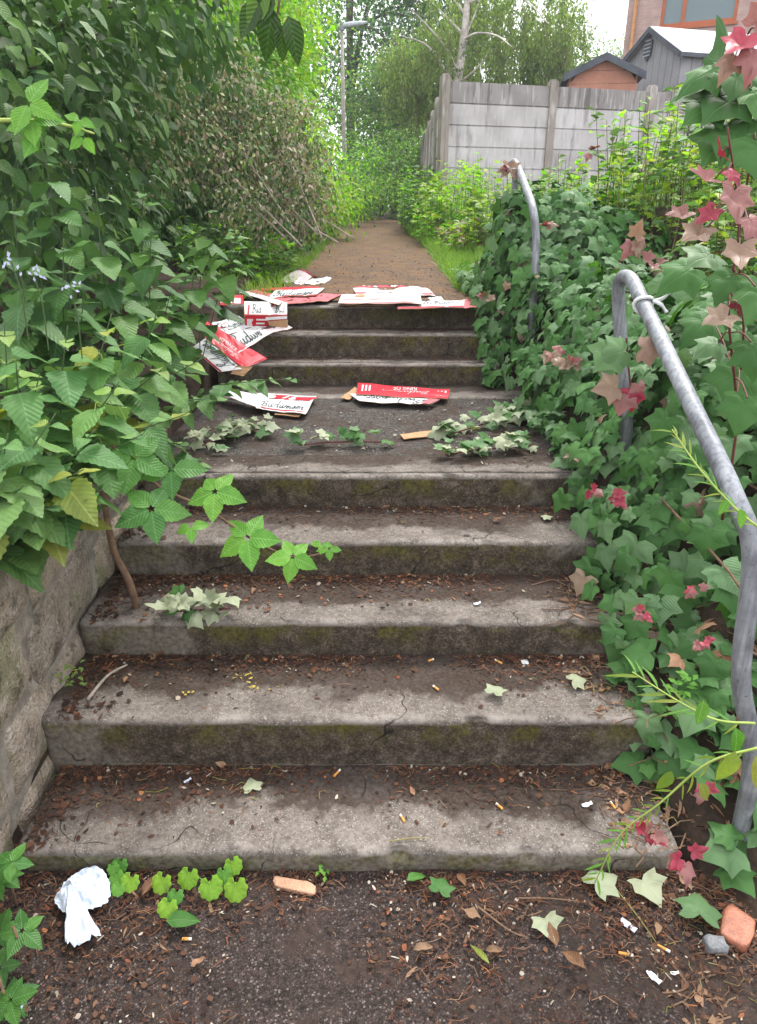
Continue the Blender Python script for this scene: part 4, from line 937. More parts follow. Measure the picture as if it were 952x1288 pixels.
lying('fallen_leaf', 'ivy', 552, 1130, .07, 1.2, M['ivy'], 'dark green ivy leaf lying beside the pale pointed leaf', 'leaf', GF)
lying('fallen_leaf', 'ivy', 683, 1155, .075, -1.4, M['ivy_pale'], 'pale wilted ivy leaf alone on the lower tarmac', 'leaf', GF)
lying('fallen_leaf', 'ivy', 318, 995, .06, 1.9, M['ivy_pale'], 'pale round-lobed leaf on the lowest tread', 'leaf', GF)
lying('fallen_leaf', 'narrow', 615, 1222, .08, 2.2, M['nettle_yel'], 'bright yellow narrow leaf on the lower tarmac', 'leaf', GF)
lying('fallen_leaf', 'ivy', 745, 1120, .1, .5, M['ivy_pale'], 'large wilted ivy leaf right of the lowest step corner', 'leaf', GF)
lying('fallen_leaf', 'ivy', 878, 1165, .11, 1.2, M['ivy_lt'], 'big fresh green ivy leaf left of the broken brick', 'leaf', GF)
lying('fallen_leaf', 'ivy', 805, 1110, .09, -1.2, M['ivy_pale'], 'folded pale ivy leaf between the two large green ones', 'leaf', GF)
lying('fallen_leaf', 'ivy', 683, 652, .05, .1, M['ivy_pale'], 'whitish curled leaf on the right of the fourth tread', 'leaf', GF)
lying('fallen_leaf', 'ivy', 718, 862, .07, .3, M['ivy_pale'], 'pale ragged ivy leaf at the right of the second tread', 'leaf', GF)
lying('fallen_leaf', 'ivy', 778, 862, .07, 2, M['ivy'], 'dark ivy leaf at the right end of the second tread', 'leaf', GF)
lying('fallen_leaf', 'oval', 210, 1165, .09, .1, M['ivy'], 'large dark green leaf under the round-leaved plant', 'leaf', GF)
lying('fallen_leaf', 'ivy', 620, 878, .07, 1, M['ivy_pale'], 'grey green wilted leaf lying on the second tread near a white disc', 'leaf', GF)
# ivy plants and leaf litter at the lower right corner
lying('fallen_leaf', 'ivy', 925, 1060, .09, 2.2, M['ivy'], 'upper of two dark ivy leaves at the bottom right edge', 'leaf', GF, lift=.05)
lying('fallen_leaf', 'ivy', 915, 1095, .1, -1.2, M['ivy'], 'lower of two dark ivy leaves at the bottom right edge', 'leaf', GF, lift=.04)
lying('fallen_leaf', 'ivy', 935, 985, .12, -1.8, M['ivy'], 'large dark leaf behind the foot of the nearer handrail', 'leaf', GF, lift=.08)
def butt(px, py, ang, L, label):
    q = surf(px, py, .005); t = thing('cigarette_end', q, label, 'cigarette end', 'cigarette ends on the ground'); d = Vector((math.cos(ang), math.sin(ang), 0))
    m_ = MB(); m_.tube([q - d * L / 2, q + d * L * .2], .0034, 8); m_.build('filter', M['filter'], t, smooth=False)
    m_ = MB(); m_.tube([q + d * L * .2, q + d * L / 2], .0032, 8); m_.build('paper_end', M['cigpaper'], t)
for a in ((506, 1029, 2.0, .026, 'orange cigarette end in the middle of the lowest tread'), (628, 1014, 2.2, .024, 'cigarette end right of centre on the lowest tread'), (787, 1200, -.2, .032, 'cigarette end on the tarmac below the wilted ivy leaf'), (835, 1193, -.6, .028, 'cigarette end beside the long brown leaf'), (548, 865, 2.2, .024, 'cigarette end on the second tread among rusty flakes'), (424, 972, 1.0, .03, 'cigarette end against the second riser'), (235, 1181, 0, .022, 'cigarette end below the round-leaved plant'), (627, 832, 2.3, .028, 'cigarette end at the back of the second tread'), (771, 1013, 1.8, .026, 'cigarette end near the right end of the lowest tread'), (542, 830, .5, .02, 'cigarette end at the back of the second tread near its middle')):
    butt(*a)
def lump(name, px, py, sz, mat, label, cat, seed=0, lift=0.0, flat=1.0, rot=0, group=None):
    q = surf(px, py, .0); m_ = MB(); n1, n2 = 14, 9; V = []; c, s = math.cos(rot), math.sin(rot)
    for j in range(n2 + 1):
        th = math.pi * j / n2
        for i in range(n1):
            ph = 2 * math.pi * i / n1; d = Vector((math.sin(th) * math.cos(ph), math.sin(th) * math.sin(ph), math.cos(th)))
            e = Vector([math.copysign(abs(a) ** .42, a) for a in d]); r = 1 + .25 * mnoise.noise(e * 1.3 + Vector((seed, 0, 0))) + .1 * mnoise.noise(e * 3.3 + Vector((seed, 3, 0)))
            e = Vector((e.x * sz[0], e.y * sz[1], (e.z + .75) * sz[2])) * r; V.append(q + Vector((e.x * c - e.y * s, e.x * s + e.y * c, e.z)))
    m_.add(V, [(j * n1 + i, (j + 1) * n1 + i, (j + 1) * n1 + (i + 1) % n1, j * n1 + (i + 1) % n1) for j in range(n2) for i in range(n1)])
    o = m_.build(name, mat, None, q, smooth=True); return tag(o, label, cat, group)
lump('brick_fragment', 925, 1172, (.036, .048, .014), M['terracotta'], 'broken orange-red brick lump at the bottom right', 'brick piece', 2, rot=-.6)
lump('pebble', 898, 1192, (.025, .018, .014), M['pebble'], 'smooth grey pebble beside the broken brick', 'pebble', 5)
lump('pebble', 935, 1125, (.012, .01, .008), M['white_pl'], 'small white pebble above the broken brick', 'pebble', 6)
lump('wood_chip', 370, 1117, (.058, .015, .008), M['wood_chip'], 'pinkish split wood chip below the lowest step', 'wood chip', 3, rot=-.22)
lump('bottle_cap', 660, 834, (.011, .011, .003), M['white_pl'], 'round white disc at the back of the second tread', 'white disc', 1)
for px, py, s, ang, lab in ((738, 1013, .03, .3, 'white scrap of wrapper near the right end of the lowest tread'), (790, 1165, .04, -.9, 'pale blue wrapper strip on the right of the tarmac'), (822, 1230, .035, -1.0, 'thin white stick of litter at the lower right'), (848, 1225, .018, 0, 'tiny white crumb of litter at the lower right'), (838, 985, .03, .4, 'white scrap under the drooping weed stalk'), (830, 868, .04, .1, 'white scrap beside the ivy on the second tread'), (236, 983, .022, .7, 'pale blue scrap on the left of the lowest tread'), (20, 1270, .03, 0, 'grey scrap in the bottom left corner'), (600, 760, .025, .3, 'bluish scrap at the back of the third tread')):
    q = surf(px, py, .003); d = Vector((math.cos(ang), math.sin(ang), 0)); e = Vector((-d.y, d.x, .25)); m_ = MB()
    V = []; 
    for i in range(5):
        for j in (-1, 1): V.append(q + d * s * (i / 4 - .5) + e * j * s * (.12 + .04 * ((i * 7) % 3)) + Vector((0, 0, .003 + .012 * (i / 4 - .4) ** 2)))
    V += [v - Vector((0, 0, .0012)) for v in V]
    m_.add(V, [(2 * i, 2 * i + 2, 2 * i + 3, 2 * i + 1) for i in range(4)] + [(10 + 2 * i, 11 + 2 * i, 13 + 2 * i, 12 + 2 * i) for i in range(4)])
    tag(m_.build('litter_scrap', M['white_pl'] if 'white' in lab else M['paper'], None, q), lab, 'litter', 'small scraps of litter')
# crumpled sheet of pale paper
q = G(95, 1135, .03); m_ = MB(); V = []; nu, nv = 16, 20
out = [(.0, .5), (.55, .62), (1.0, .3), (.93, -.1), (.45, -.25), (.25, -.5), (.75, -.72), (.2, -.95), (-.25, -.9), (-.2, -.4), (-.55, -.1), (-.35, .3)]
outw = [G(95 + a * 44, 1135 - b * 62, .012) for a, b in out]
cen = G(92, 1125, .012); rings = 18
loop = bez(outw + [outw[0]], 8)
for r in range(rings + 1):
    f = r / rings
    for i in range(len(loop) - 1):
        b = cen.lerp(loop[i], f); a = mnoise.noise(Vector((b.x * 12, b.y * 14, 1))) * .022 - abs(mnoise.noise(Vector((b.x * 22 + b.y * 9, b.y * 26, 4)))) * .03 - abs(mnoise.noise(Vector((b.x * 50, b.y * 60 + b.x * 20, 9)))) * .012 + .012
        jag = 1 + .09 * mnoise.noise(Vector((i * .7, 0, 0))) if r >= rings - 1 else 1
        b = cen.lerp(loop[i], f * jag); V.append(b + Vector((0, 0, .018 + a * (1.0 if f < .9 else .7) + .03 * (1 - f))))
ns = len(loop) - 1; n = len(V); V += [v - Vector((0, 0, .0015)) for v in V]
fs = [(r * ns + i, (r + 1) * ns + i, (r + 1) * ns + (i + 1) % ns, r * ns + (i + 1) % ns) for r in range(rings) for i in range(ns)]
m_.add(V, fs + [tuple(n + k for k in reversed(f)) for f in fs] + [(rings * ns + i, n + rings * ns + i, n + rings * ns + (i + 1) % ns, rings * ns + (i + 1) % ns) for i in range(ns)])
tag(m_.build('crumpled_paper', M['paper'], None, q), 'crumpled torn sheet of bluish white paper against the lowest step', 'paper')
# twigs and the cut stem
def twig(px, rad, label, mat, name='twig', lift=.008, zs=None):
    pts = [surf(a, b, lift) for a, b in px] if zs is None else [P(a, b, y) for (a, b), y in zip(px, zs)]
    m_ = MB(); cv = bez(pts, 5); m_.tube(cv, [rad * (1 - .5 * i / len(cv)) for i in range(len(cv))], 6)
    return tag(m_.build(name, mat, None, pts[0], smooth=True), label, 'twig' if name == 'twig' else 'cut stem')
twig([(235, 973), (280, 957), (315, 957), (358, 970)], .004, 'thin bent grey twig on the lowest tread below the second riser', M['stem_grey'])
twig([(650, 1130), (690, 1130), (730, 1134)], .0025, 'thin straight twig on the tarmac right of centre', M['stem_brown'])
twig([(490, 1058), (520, 1054), (540, 1055)], .002, 'thin pale straw near the edge of the lowest tread', M['drygrass'])
twig([(600, 1140), (640, 1170), (665, 1180)], .003, 'dark root-like twig on the lower tarmac', M['stem_brown'])
twig([(760, 1100), (800, 1150), (825, 1185)], .002, 'long pale straw at the lower right', M['drygrass'])
twig([(400, 700), (440, 735), (500, 760)], .002, 'dark thin twig across the third tread', M['stem_brown'])
twig([(118, 830), (150, 815), (260, 790), (300, 770)], .003, 'long straw lying across the left of the third tread', M['drygrass'])
twig([(110, 880), (135, 850), (160, 836)], .006, 'short grey stick at the left back of the second tread', M['stem_grey'])
q0 = surf(172, 764, .0); q1 = q0 + Vector((-.05, .01, .22))
m_ = MB(); m_.tube(bez([q0, q0 + Vector((-.012, 0, .1)), q1, q1 + Vector((-.03, .06, .2))], 4), [.013, .0125, .012, .012, .012, .0115, .0115, .011, .011, .011, .01, .01, .009], 9)
tag(m_.build('woody_shoot', M['stem_brown'], None, q0, smooth=True), 'upright woody stem rising from the third tread beside the stone wall', 'woody stem')
# cut ivy sprigs wilting on the steps
def sprig(label, pts, n, s, mats, spread, group='cut ivy sprigs wilting on the steps'):
    cv = bez([surf(a, b, .02) for a, b in pts], 8); t = thing('cut_ivy_sprig', cv[0], label, 'ivy sprig', group)
    m_ = MB(); m_.tube(cv, .0035, 5); m_.build('stem', M['stem_red'], t)
    for k in range(int(n * 1.7)):
        q = cv[random.randrange(len(cv))] + Vector((random.uniform(-spread, spread), random.uniform(-spread, spread) * .8, random.uniform(.0, .05)))
        a = random.uniform(0, 6.28)
        fr = frames(np.array([(math.cos(a), math.sin(a) * .7, random.uniform(-.3, .2))]), np.array([(random.uniform(-.7, .7), random.uniform(-.9, .3), 1)]))[0]
        leaf_obj('leaf', random.choice(('ivy', 'fold')), q, fr, s * random.uniform(.5, 1.05), random.choice(mats), t)
mp_ = [M['ivy_pale'], M['ivy_pale'], M['ivy_lt'], M['ivy']]
sprig('heap of cut wilting ivy at the right of the landing', [(570, 545), (620, 530), (660, 520), (700, 545)], 46, .085, mp_, .09)
sprig('low wilting ivy stem along the landing edge at the right', [(560, 572), (610, 565), (670, 560)], 22, .075, mp_, .06)
sprig('pale cut ivy pile at the left of the landing below the nettles', [(255, 560), (290, 545), (330, 540)], 34, .07, [M['ivy_pale'], M['ivy_pale'], M['ivy_lt']], .08)
sprig('thin ivy sprig lying in the middle of the landing', [(375, 560), (420, 556), (480, 556)], 9, .08, [M['ivy'], M['ivy_lt'], M['ivy_pale']], .02)
sprig('cut ivy sprig with white leaf backs on the left of the third tread', [(205, 770), (240, 768), (290, 765)], 14, .075, [M['ivy_pale'], M['ivy'], M['ivy_pale']], .04)
kc = gq([(503, 546), (553, 540), (556, 547), (508, 552)], .642)
t = thing('card_strip', kc[0], 'brown card strip lying in the middle of the landing', 'card strip'); panel('strip', kc, M['kraft'], t, .002, 40, 6, 2)
# round leaved plant by the lowest step
GR = 'small plants along the lowest riser'
for c, lst, lab in (((150, 1100), ((152, 1088, .05), (145, 1105, .05), (166, 1108, .055), (150, 1120, .04), (140, 1095, .04)), 'pale green ground ivy beside the white paper'), ((215, 1130), ((207, 1108, .06), (213, 1140, .055), (222, 1128, .045)), 'round-leaved plant growing left of the middle clump'), ((270, 1110), ((239, 1101, .062), (262, 1112, .068), (290, 1088, .055), (297, 1113, .07), (280, 1100, .05)), 'large round-leaved plant right in front of the lowest riser')):
    b = G(c[0], c[1] + 8, .005); t = thing('ground_ivy', b, lab, 'small plant', GR)
    for px, py, s in lst:
        q = G(px, py, .045); m_ = MB(); m_.tube([b, b.lerp(q, .6) + Vector((0, 0, .01)), q], .0016, 4); m_.build('stalk', M['stem_green'], t)
        fr = frames(np.array([(random.uniform(-.3, .3), -.6, -.6)]), np.array([(random.uniform(-.2, .2), -.75, .75)]))[0]
        leaf_obj('leaf', 'round', q + Vector((0, .012, .014)), fr, s * .85, M['lime'] if s > .05 else M['lime_dk'], t, 0)
def weedlet(px, py, label, n=9, s=.02, hgt=.05, mat=None):
    b = surf(px, py, 0); t = thing('seedling', b, label, 'small weed', 'tiny weeds in the step joints')
    for k in range(n):
        q = b + Vector((random.uniform(-.03, .03), random.uniform(-.02, .02), random.uniform(.01, hgt))); a = random.uniform(0, 6.28)
        leaf_obj('leaf', 'small', q, frames(np.array([(math.cos(a), math.sin(a), .2)]), np.array([(0, -.3, 1)]))[0], s, mat or M['bramble'], t)
weedlet(355, 824, 'tiny green seedling at the foot of the third riser'); weedlet(410, 1106, 'tiny green seedling left of the pointed leaf below the lowest step', 6)
weedlet(765, 945, 'goosegrass sprig at the back right of the lowest tread', 16, .025, .07); weedlet(735, 950, 'second goosegrass sprig at the back right of the lowest tread', 12, .022, .05)
weedlet(850, 905, 'goosegrass growing under the ivy beside the handrail', 26, .03, .16); weedlet(825, 830, 'goosegrass climbing into the ivy above the second step', 20, .03, .2)
weedlet(70, 820, 'tiny leafy weed growing from the stone wall joint', 30, .02, .14, M['nettle_top']); weedlet(95, 870, 'tiny leafy weed at the foot of the stone wall', 24, .02, .1, M['nettle_top'])
# flakes and grit
def flakes(name, n, fn, smin, smax, mat, kind='chip', zl=.006):
    p = []; 
    while len(p) < n:
        q = fn()
        if q is not None: p.append(q)
    p = np.array(p); p[:, 2] += RNG.uniform(.001, zl, n); a = RNG.uniform(0, 6.28, n)
    tip = np.stack([np.cos(a), np.sin(a), RNG.uniform(-.25, .25, n)], 1); nor = unit(n) * .55 + np.array([0, -.1, 1])
    return merged(name, kind, p, frames(tip, nor), smin + (smax - smin) * RNG.random(n) ** 3, mat)
def dens(x, y, k): return mnoise.noise(Vector((x * 2.6, y * 3, k))) + .5 * mnoise.noise(Vector((x * 8, y * 8, k)))
def f_step():
    k = RNG.choice([0, 1, 2, 3, 5, 6], p=[.24, .24, .24, .16, .07, .05]); x = RNG.uniform(XL + .02, XR - .02)
    d0, d1, h = (D[k], D[k + 1], H[k]) if k < 4 else (D2[k - 5], D2[k - 4], H2[k - 5])
    back = RNG.exponential(.05) if k < 4 else RNG.exponential(.035)
    y = d1 - .004 - back
    if y < d0 + .02 or dens(x, d1, k) + .35 * abs(x) < RNG.uniform(-.6, .5): return None
    return (x, y, h)
def f_low():
    x = RNG.uniform(-.95, 1.5); y = 1.283 - RNG.exponential(.16)
    if y < .35: return None
    e = dens(x, y, 9) + (.5 if x > .45 else 0) - .3 * (1.28 - y)
    return (x, y, .008 + .02 * max(0, x - .7)) if e > RNG.uniform(-.45, .55) else None
def f_left():
    k = RNG.integers(0, 4); y = RNG.uniform(D[k], D[k + 1]); x = XL + .03 + RNG.exponential(.05)
    return (x, y, H[k]) if x < -.6 else None
def f_land(): 
    x, y = RNG.uniform(-.9, .8), RNG.uniform(2.6, 3.98); return (x, y, .634) if dens(x, y, 4) + .4 * abs(x) + (.3 if y > 3.85 else 0) > RNG.uniform(-.3, .8) else None
def f_path():
    y = 4.42 + RNG.exponential(2.2); x = RNG.uniform(pl(y), pr(y)); return (x, y, prof(y) + .008) if y < 14 else None
def f_right():
    y = RNG.uniform(.6, 2.2); x = .62 + RNG.exponential(.22); return None if x > 1.6 else (x, y, max(gz(max(x, .83), y), .01) if x > .8 else ([h for d, h in zip([-9] + D, [0] + H) if d <= y][-1]))
flakes('bark_litter', 17000, f_step, .003, .022, M['chip']); flakes('bark_litter', 13000, f_low, .003, .021, M['chip']); flakes('bark_litter', 1600, f_left, .005, .034, M['chip'])
flakes('rust_litter', 800, f_step, .005, .024, M['rust']); flakes('rust_litter', 420, f_low, .005, .024, M['rust'])
flakes('bark_litter', 2200, f_land, .004, .022, M['chip']); flakes('bark_litter', 3000, f_path, .006, .03, M['chip']); flakes('bark_litter', 500, f_right, .012, .05, M['dryleaf'], 'dryl'); flakes('leaf_crumbs', 420, f_right, .02, .07, M['dryleaf'], 'narrow')
flakes('leaf_crumbs', 420, f_step, .008, .022, M['grit']); flakes('leaf_crumbs', 700, f_low, .006, .018, M['grit']); flakes('leaf_crumbs', 260, f_land, .008, .025, M['grit']); flakes('leaf_crumbs', 120, f_low, .012, .05, M['dryleaf'], 'narrow')
flakes('leaf_crumbs', 110, f_step, .012, .045, M['dryleaf'], 'dryl')
def stringy(n, fn, mat, name, l0=.015, l1=.06, rad=.0011):
    m_ = MB()
    for _ in range(n):
        q = None
        while q is None: q = fn()
        q = Vector(q) + Vector((0, 0, .004)); a = random.uniform(0, 6.28); L = l0 + (l1 - l0) * random.random() ** 1.6
        d = Vector((math.cos(a), math.sin(a) * .6, 0)) * L; b = Vector((-d.y, d.x, 0)) * random.uniform(-.4, .4)
        m_.tube([q, q + d * .5 + b + Vector((0, 0, random.uniform(0, .008))), q + d], rad, 3, False)
    m_.build(name, mat)['kind'] = 'stuff'
stringy(1500, f_step, M['fibre'], 'root_litter', .006, .045, .0008); stringy(1500, f_low, M['fibre'], 'root_litter', .006, .06, .0009); stringy(260, f_right, M['stem_brown'], 'twig_litter', .04, .16, .002); stringy(260, f_step, M['stem_brown'], 'twig_litter'); stringy(260, f_low, M['stem_brown'], 'twig_litter'); stringy(90, f_right, M['drygrass'], 'straw_litter'); stringy(60, f_step, M['drygrass'], 'straw_litter')

# ------------------------------------------------------------------ concrete fence, sheds, house
A = Vector((.957, .29, 0)); B = Vector((-.29, .957, 0)); UP = Vector((0, 0, 1))
def fence(label, p0, d, top, bays, L, hgt=.3, first=0):
    t = thing('concrete_fence', (p0.x, p0.y, 1.1), label, 'concrete fence'); nrm = Vector((d.y, -d.x, 0))
    for k in range(first, bays + 1):
        c = p0 + d * (k * L); m_ = MB(); hh = top + .06 - .9
        m_.box((c.x, c.y, .9 + hh / 2), (.13, .13, hh), (d, nrm, UP)); m_.box((c.x, c.y, .9 + hh + .012), (.09, .09, .024), (d, nrm, UP)); m_.build('post', M['fence_post'], t)
        if k == bays: break
        c = p0 + d * ((k + .5) * L); z = top
        while z > .95:
            hp_ = .30 + random.uniform(-.004, .004); m_ = MB(); off = nrm * random.uniform(-.004, .004)
            m_.box(Vector((c.x, c.y, z - hp_ / 2)) + off, (L - .13 + .04, .05, hp_ - .02), (d, nrm, UP))
            m_.box(Vector((c.x, c.y, z - hp_ + .004)) + off, (L - .135, .012, .04), (d, nrm, UP))
            m_.build('panel', M['fence_top'] if z > top - .01 else M['fence'], t); z -= hp_
    return t
C0 = P(560, 98, 12.2)
fence('pale concrete panel fence facing the steps, with tall posts', Vector((C0.x, C0.y, 0)), A, C0.z - .03, 5, 1.83)
sdv = Vector((1.34 - C0.x, 24.4 - C0.y, 0)); sdn = sdv.normalized()
fence('long concrete panel fence running back along the path beyond the corner post', Vector((C0.x, C0.y, 0)) + sdn * 1.75 - sdn * 1.75, sdn, C0.z - .08, 7, 1.75, first=0) if False else None
t = fence('long concrete panel fence running back along the path from the corner post', Vector((C0.x, C0.y, 0)) + sdn * .14, sdn, C0.z - .1, 7, 1.75)
# grey shed
def prism(m_, poly, d, L, mi=0):
    n = len(poly); V = list(poly) + [p + d * L for p in poly]
    m_.add(V, [tuple(range(n)), tuple(range(2 * n - 1, n - 1, -1))] + [(i, n + i, n + (i + 1) % n, (i + 1) % n) for i in range(n)], mi)
Cg = P(858, 64, 15.5); ez = Cg.z; base = 1.2; wS, Ls = 1.85, 3.4
rz_ = P(816, 38, 16.4).z
g0 = Vector((Cg.x, Cg.y, 0))
t = thing('garden_shed', (Cg.x, Cg.y, base), 'grey boarded garden shed with pale sloping roof behind the fence', 'shed')
nb = 14
for k in range(nb):
    c = g0 + A * ((k + .5) * Ls / nb); m_ = MB(); m_.box((c.x, c.y, (base + ez) / 2), (Ls / nb - .012, .03, ez - base - .01), (A, B, UP)); m_.build('board', M['grey_board'], t)
nb = 9
for k in range(nb):
    f0, f1 = k / nb, (k + 1) / nb; p0 = g0 + B * (wS * f0 + .006) - A * .016; p1 = g0 + B * (wS * f1 - .006) - A * .016
    h = lambda f: ez + (rz_ - ez) * (1 - abs(2 * f - 1)) - .03
    m_ = MB(); prism(m_, [p0 + UP * base, p1 + UP * base, p1 + UP * h(f1), p0 + UP * h(f0)], A, .03); m_.build('gable_board', M['grey_board'], t)
m_ = MB(); m_.box(tuple(g0 + A * (Ls / 2 + .02) + B * (wS / 2) + UP * ((base + ez) / 2 - .02)), (Ls - .06, wS - .08, ez - base - .05), (A, B, UP)); m_.build('lining', M['felt'], t)
e0 = g0 - A * .12; rp = B * (wS / 2); ov_ = -B * .12 - UP * .08
m_ = MB(); prism(m_, [e0 + ov_ + UP * ez, e0 + rp + UP * (rz_ + .02), e0 + rp + UP * (rz_ + .06), e0 + ov_ + UP * (ez + .04)], A, Ls + .3); m_.build('roof_slope', M['palefelt'], t)
m_ = MB(); prism(m_, [e0 + B * (wS + .12) + UP * (ez - .08), e0 + rp + UP * (rz_ + .02), e0 + rp + UP * (rz_ + .06), e0 + B * (wS + .12) + UP * (ez - .04)], A, Ls + .3); m_.build('roof_slope', M['palefelt'], t)
for f0, f1 in ((-.1, .5), (.5, 1.1)):
    h = lambda f: ez + (rz_ - ez) * (1 - abs(2 * f - 1))
    q0, q1 = g0 + B * wS * f0 - A * .15 + UP * h(f0), g0 + B * wS * f1 - A * .15 + UP * h(f1); m_ = MB(); prism(m_, [q0 - UP * .05, q1 - UP * .05, q1 + UP * .05, q0 + UP * .05], A, .028); m_.build('barge_board', M['felt'], t)
m_ = MB(); m_.box(tuple(g0 - B * .135 + A * (Ls / 2) + UP * (ez - .075)), (Ls + .3, .03, .07), (A, B, UP)); m_.build('gutter', M['felt'], t)
vc = g0 + B * wS * .55 - A * .03 + UP * (ez + (rz_ - ez) * .42); vt = []
m_ = MB(); pol = [vc + B * a + UP * b for a, b in ((-.13, .1), (0, .2), (.13, .1), (.11, -.12), (0, -.22), (-.11, -.12))]; prism(m_, pol, -A, .03); v_ = m_.build('vent', M['felt'], t)
for k in range(5):
    m_ = MB(); m_.box(tuple(vc - A * .035 + UP * (-.13 + .065 * k)), (.02, .2, .016), (A, B, UP)); m_.build('slat', M['palefelt'], v_)
# brown shed
pk = P(762, 72, 14.3); el = P(712, 99, 14.1); er = P(812, 93, 14.6)
Ab = Vector((.985, -.17, 0)); Bb = Vector((.17, .985, 0)); Wb = (er - el).dot(Ab) * .98; mid = Vector((pk.x, pk.y, 0)); hz = (el.z + er.z) / 2
t = thing('garden_shed', (pk.x, pk.y, 1.2), 'small brown boarded shed with dark felt roof behind the fence', 'shed')
nb = 14; z = 1.2; bh = (pk.z - 1.2) / nb
for k in range(nb):
    z0, z1 = 1.2 + k * bh, 1.2 + (k + 1) * bh
    hw = lambda zz: (Wb / 2 - .12) * (1 if zz < hz else max(.02, 1 - (zz - hz) / (pk.z - hz)))
    m_ = MB(); prism(m_, [mid - Ab * hw(z0) + UP * (z0 + .006), mid + Ab * hw(z0) + UP * (z0 + .006), mid + Ab * hw(z1) + UP * z1, mid - Ab * hw(z1) + UP * z1], Bb, .03); m_.build('board', M['brown_board'], t)
for sx in (-1, 1):
    m_ = MB(); prism(m_, [mid + Ab * sx * (Wb / 2 - .12) + Bb * .03 + UP * 1.2, mid + Ab * sx * (Wb / 2 - .15) + Bb * .03 + UP * 1.2, mid + Ab * sx * (Wb / 2 - .15) + Bb * .03 + UP * hz, mid + Ab * sx * (Wb / 2 - .12) + Bb * .03 + UP * hz], Bb, 1.8); m_.build('side_wall', M['brown_board'], t)
    q0, q1 = mid + Ab * sx * Wb / 2 - Bb * .12 + UP * hz, mid - Bb * .12 + UP * (pk.z + .03)
    m_ = MB(); prism(m_, [q0 - UP * .02, q1 - UP * .02, q1 + UP * .03, q0 + UP * .03], Bb, 2.1); m_.build('roof_slope', M['felt'], t)
    m_ = MB(); prism(m_, [q0 - UP * .09 - Bb * .02, q1 - UP * .09 - Bb * .02, q1 - UP * .015 - Bb * .02, q0 - UP * .015 - Bb * .02], Bb, .025); m_.build('barge_board', M['felt'], t)
# brick house
hd = Vector((.9, -.436, 0)); hn = Vector((-hd.y, hd.x, 0)); h0 = P(784, 60, 24); h0.z = 0
t = thing('brick_house', (h0.x, h0.y, 1.3), 'pinkish brick house with orange-framed window at the top right', 'house')
wl = P(827, 35, 24); 
def onfac(px, py):
    r = ray(px, py); e = Vector((0, 0, EYE)); k = (h0 - e).dot(hn) / r.dot(hn); q = e + r * k; return (q - h0).dot(hd), q.z
u0, zb = onfac(829, 36); u1, _ = onfac(926, 24); zt = zb + 1.25; Lh = 8.0
m_ = MB()
def quadbox(a, b, z0, z1, dep=.3): prism(m_, [h0 + hd * a + UP * z0, h0 + hd * b + UP * z0, h0 + hd * b + UP * z1, h0 + hd * a + UP * z1], hn, dep)
quadbox(0, u0, 0, 8); quadbox(u0, u1, 0, zb); quadbox(u0, u1, zt, 8); quadbox(u1, Lh, 0, 8)
wb = m_.build('wall', M['brick'], t); wb.rotation_euler = (0, 0, 0)
m_ = MB(); prism(m_, [h0 + hn * .3 + UP * 0, h0 + hn * 7 + UP * 0, h0 + hn * 7 + UP * 8, h0 + hn * .3 + UP * 8], hd, .3); m_.build('side_wall', M['brick'], t)
m_ = MB(); prism(m_, [h0 - hn * .4 + UP * 8, h0 + hn * 3.5 + UP * 10.4, h0 + hn * 7.4 + UP * 8, h0 + hn * 3.5 + UP * 10.2], hd, Lh); m_.build('roof', M['felt'], t)
wo_ = thing('window', h0, None, None); wo_.parent = t; wo_.location = h0 - Vector(t.location)
def wbx(name, a, b, z0, z1, dep, mat, back=.06):
    m_ = MB(); prism(m_, [h0 + hd * a + UP * z0 + hn * back, h0 + hd * b + UP * z0 + hn * back, h0 + hd * b + UP * z1 + hn * back, h0 + hd * a + UP * z1 + hn * back], hn, dep)
    o = m_.build(name, mat, None, h0); o.parent = wo_; o.location = (0, 0, 0); return o
us = u0 + (u1 - u0) * .30
wbx('frame', u0, u0 + .09, zb, zt, .08, M['orange_wood'], .02); wbx('frame', u1 - .09, u1, zb, zt, .08, M['orange_wood'], .02); wbx('frame', u0 + .09, u1 - .09, zb, zb + .1, .08, M['orange_wood'], .02); wbx('frame', u0 + .09, u1 - .09, zt - .1, zt, .08, M['orange_wood'], .02); wbx('mullion', us - .05, us + .05, zb + .1, zt - .1, .08, M['orange_wood'], .02)
wbx('pane', u0 + .09, us - .05, zb + .1, zt - .1, .02, M['glass'], .07); wbx('pane', us + .05, u1 - .09, zb + .1, zt - .1, .02, M['glass'], .07); wbx('sill', u0 - .05, u1 + .05, zb - .07, zb - .003, .2, M['orange_wood'], -.05)
up_, _ = onfac(794, 60)
m_ = MB(); q = h0 + hd * up_ - hn * .07; m_.tube([q + UP * 1, q + UP * 8], .055, 8); m_.build('drainpipe', M['pipe_pl'], t, smooth=True)
# iron railing and stake on the right
p0 = P(868, 150, 9.5); t = thing('iron_railing', (p0.x, p0.y, 1.2), 'short run of black spiked iron railing in front of the fence', 'railing')
for k in range(6):
    c = Vector((p0.x + k * .07, p0.y - .02 * k, 0)); zt_ = P(868, 142 - k * 1, 9.5).z; m_ = MB(); m_.tube([c + UP * 1.2, c + UP * (zt_ - .08), c + UP * (zt_ - .05), c + UP * zt_], [.009, .009, .02, .002], 6); m_.build('spike', M['iron'], t)
m_ = MB(); m_.box((p0.x + .175, p0.y - .05, zt_ - .25), (.42, .02, .03)); m_.build('rail', M['iron'], t)
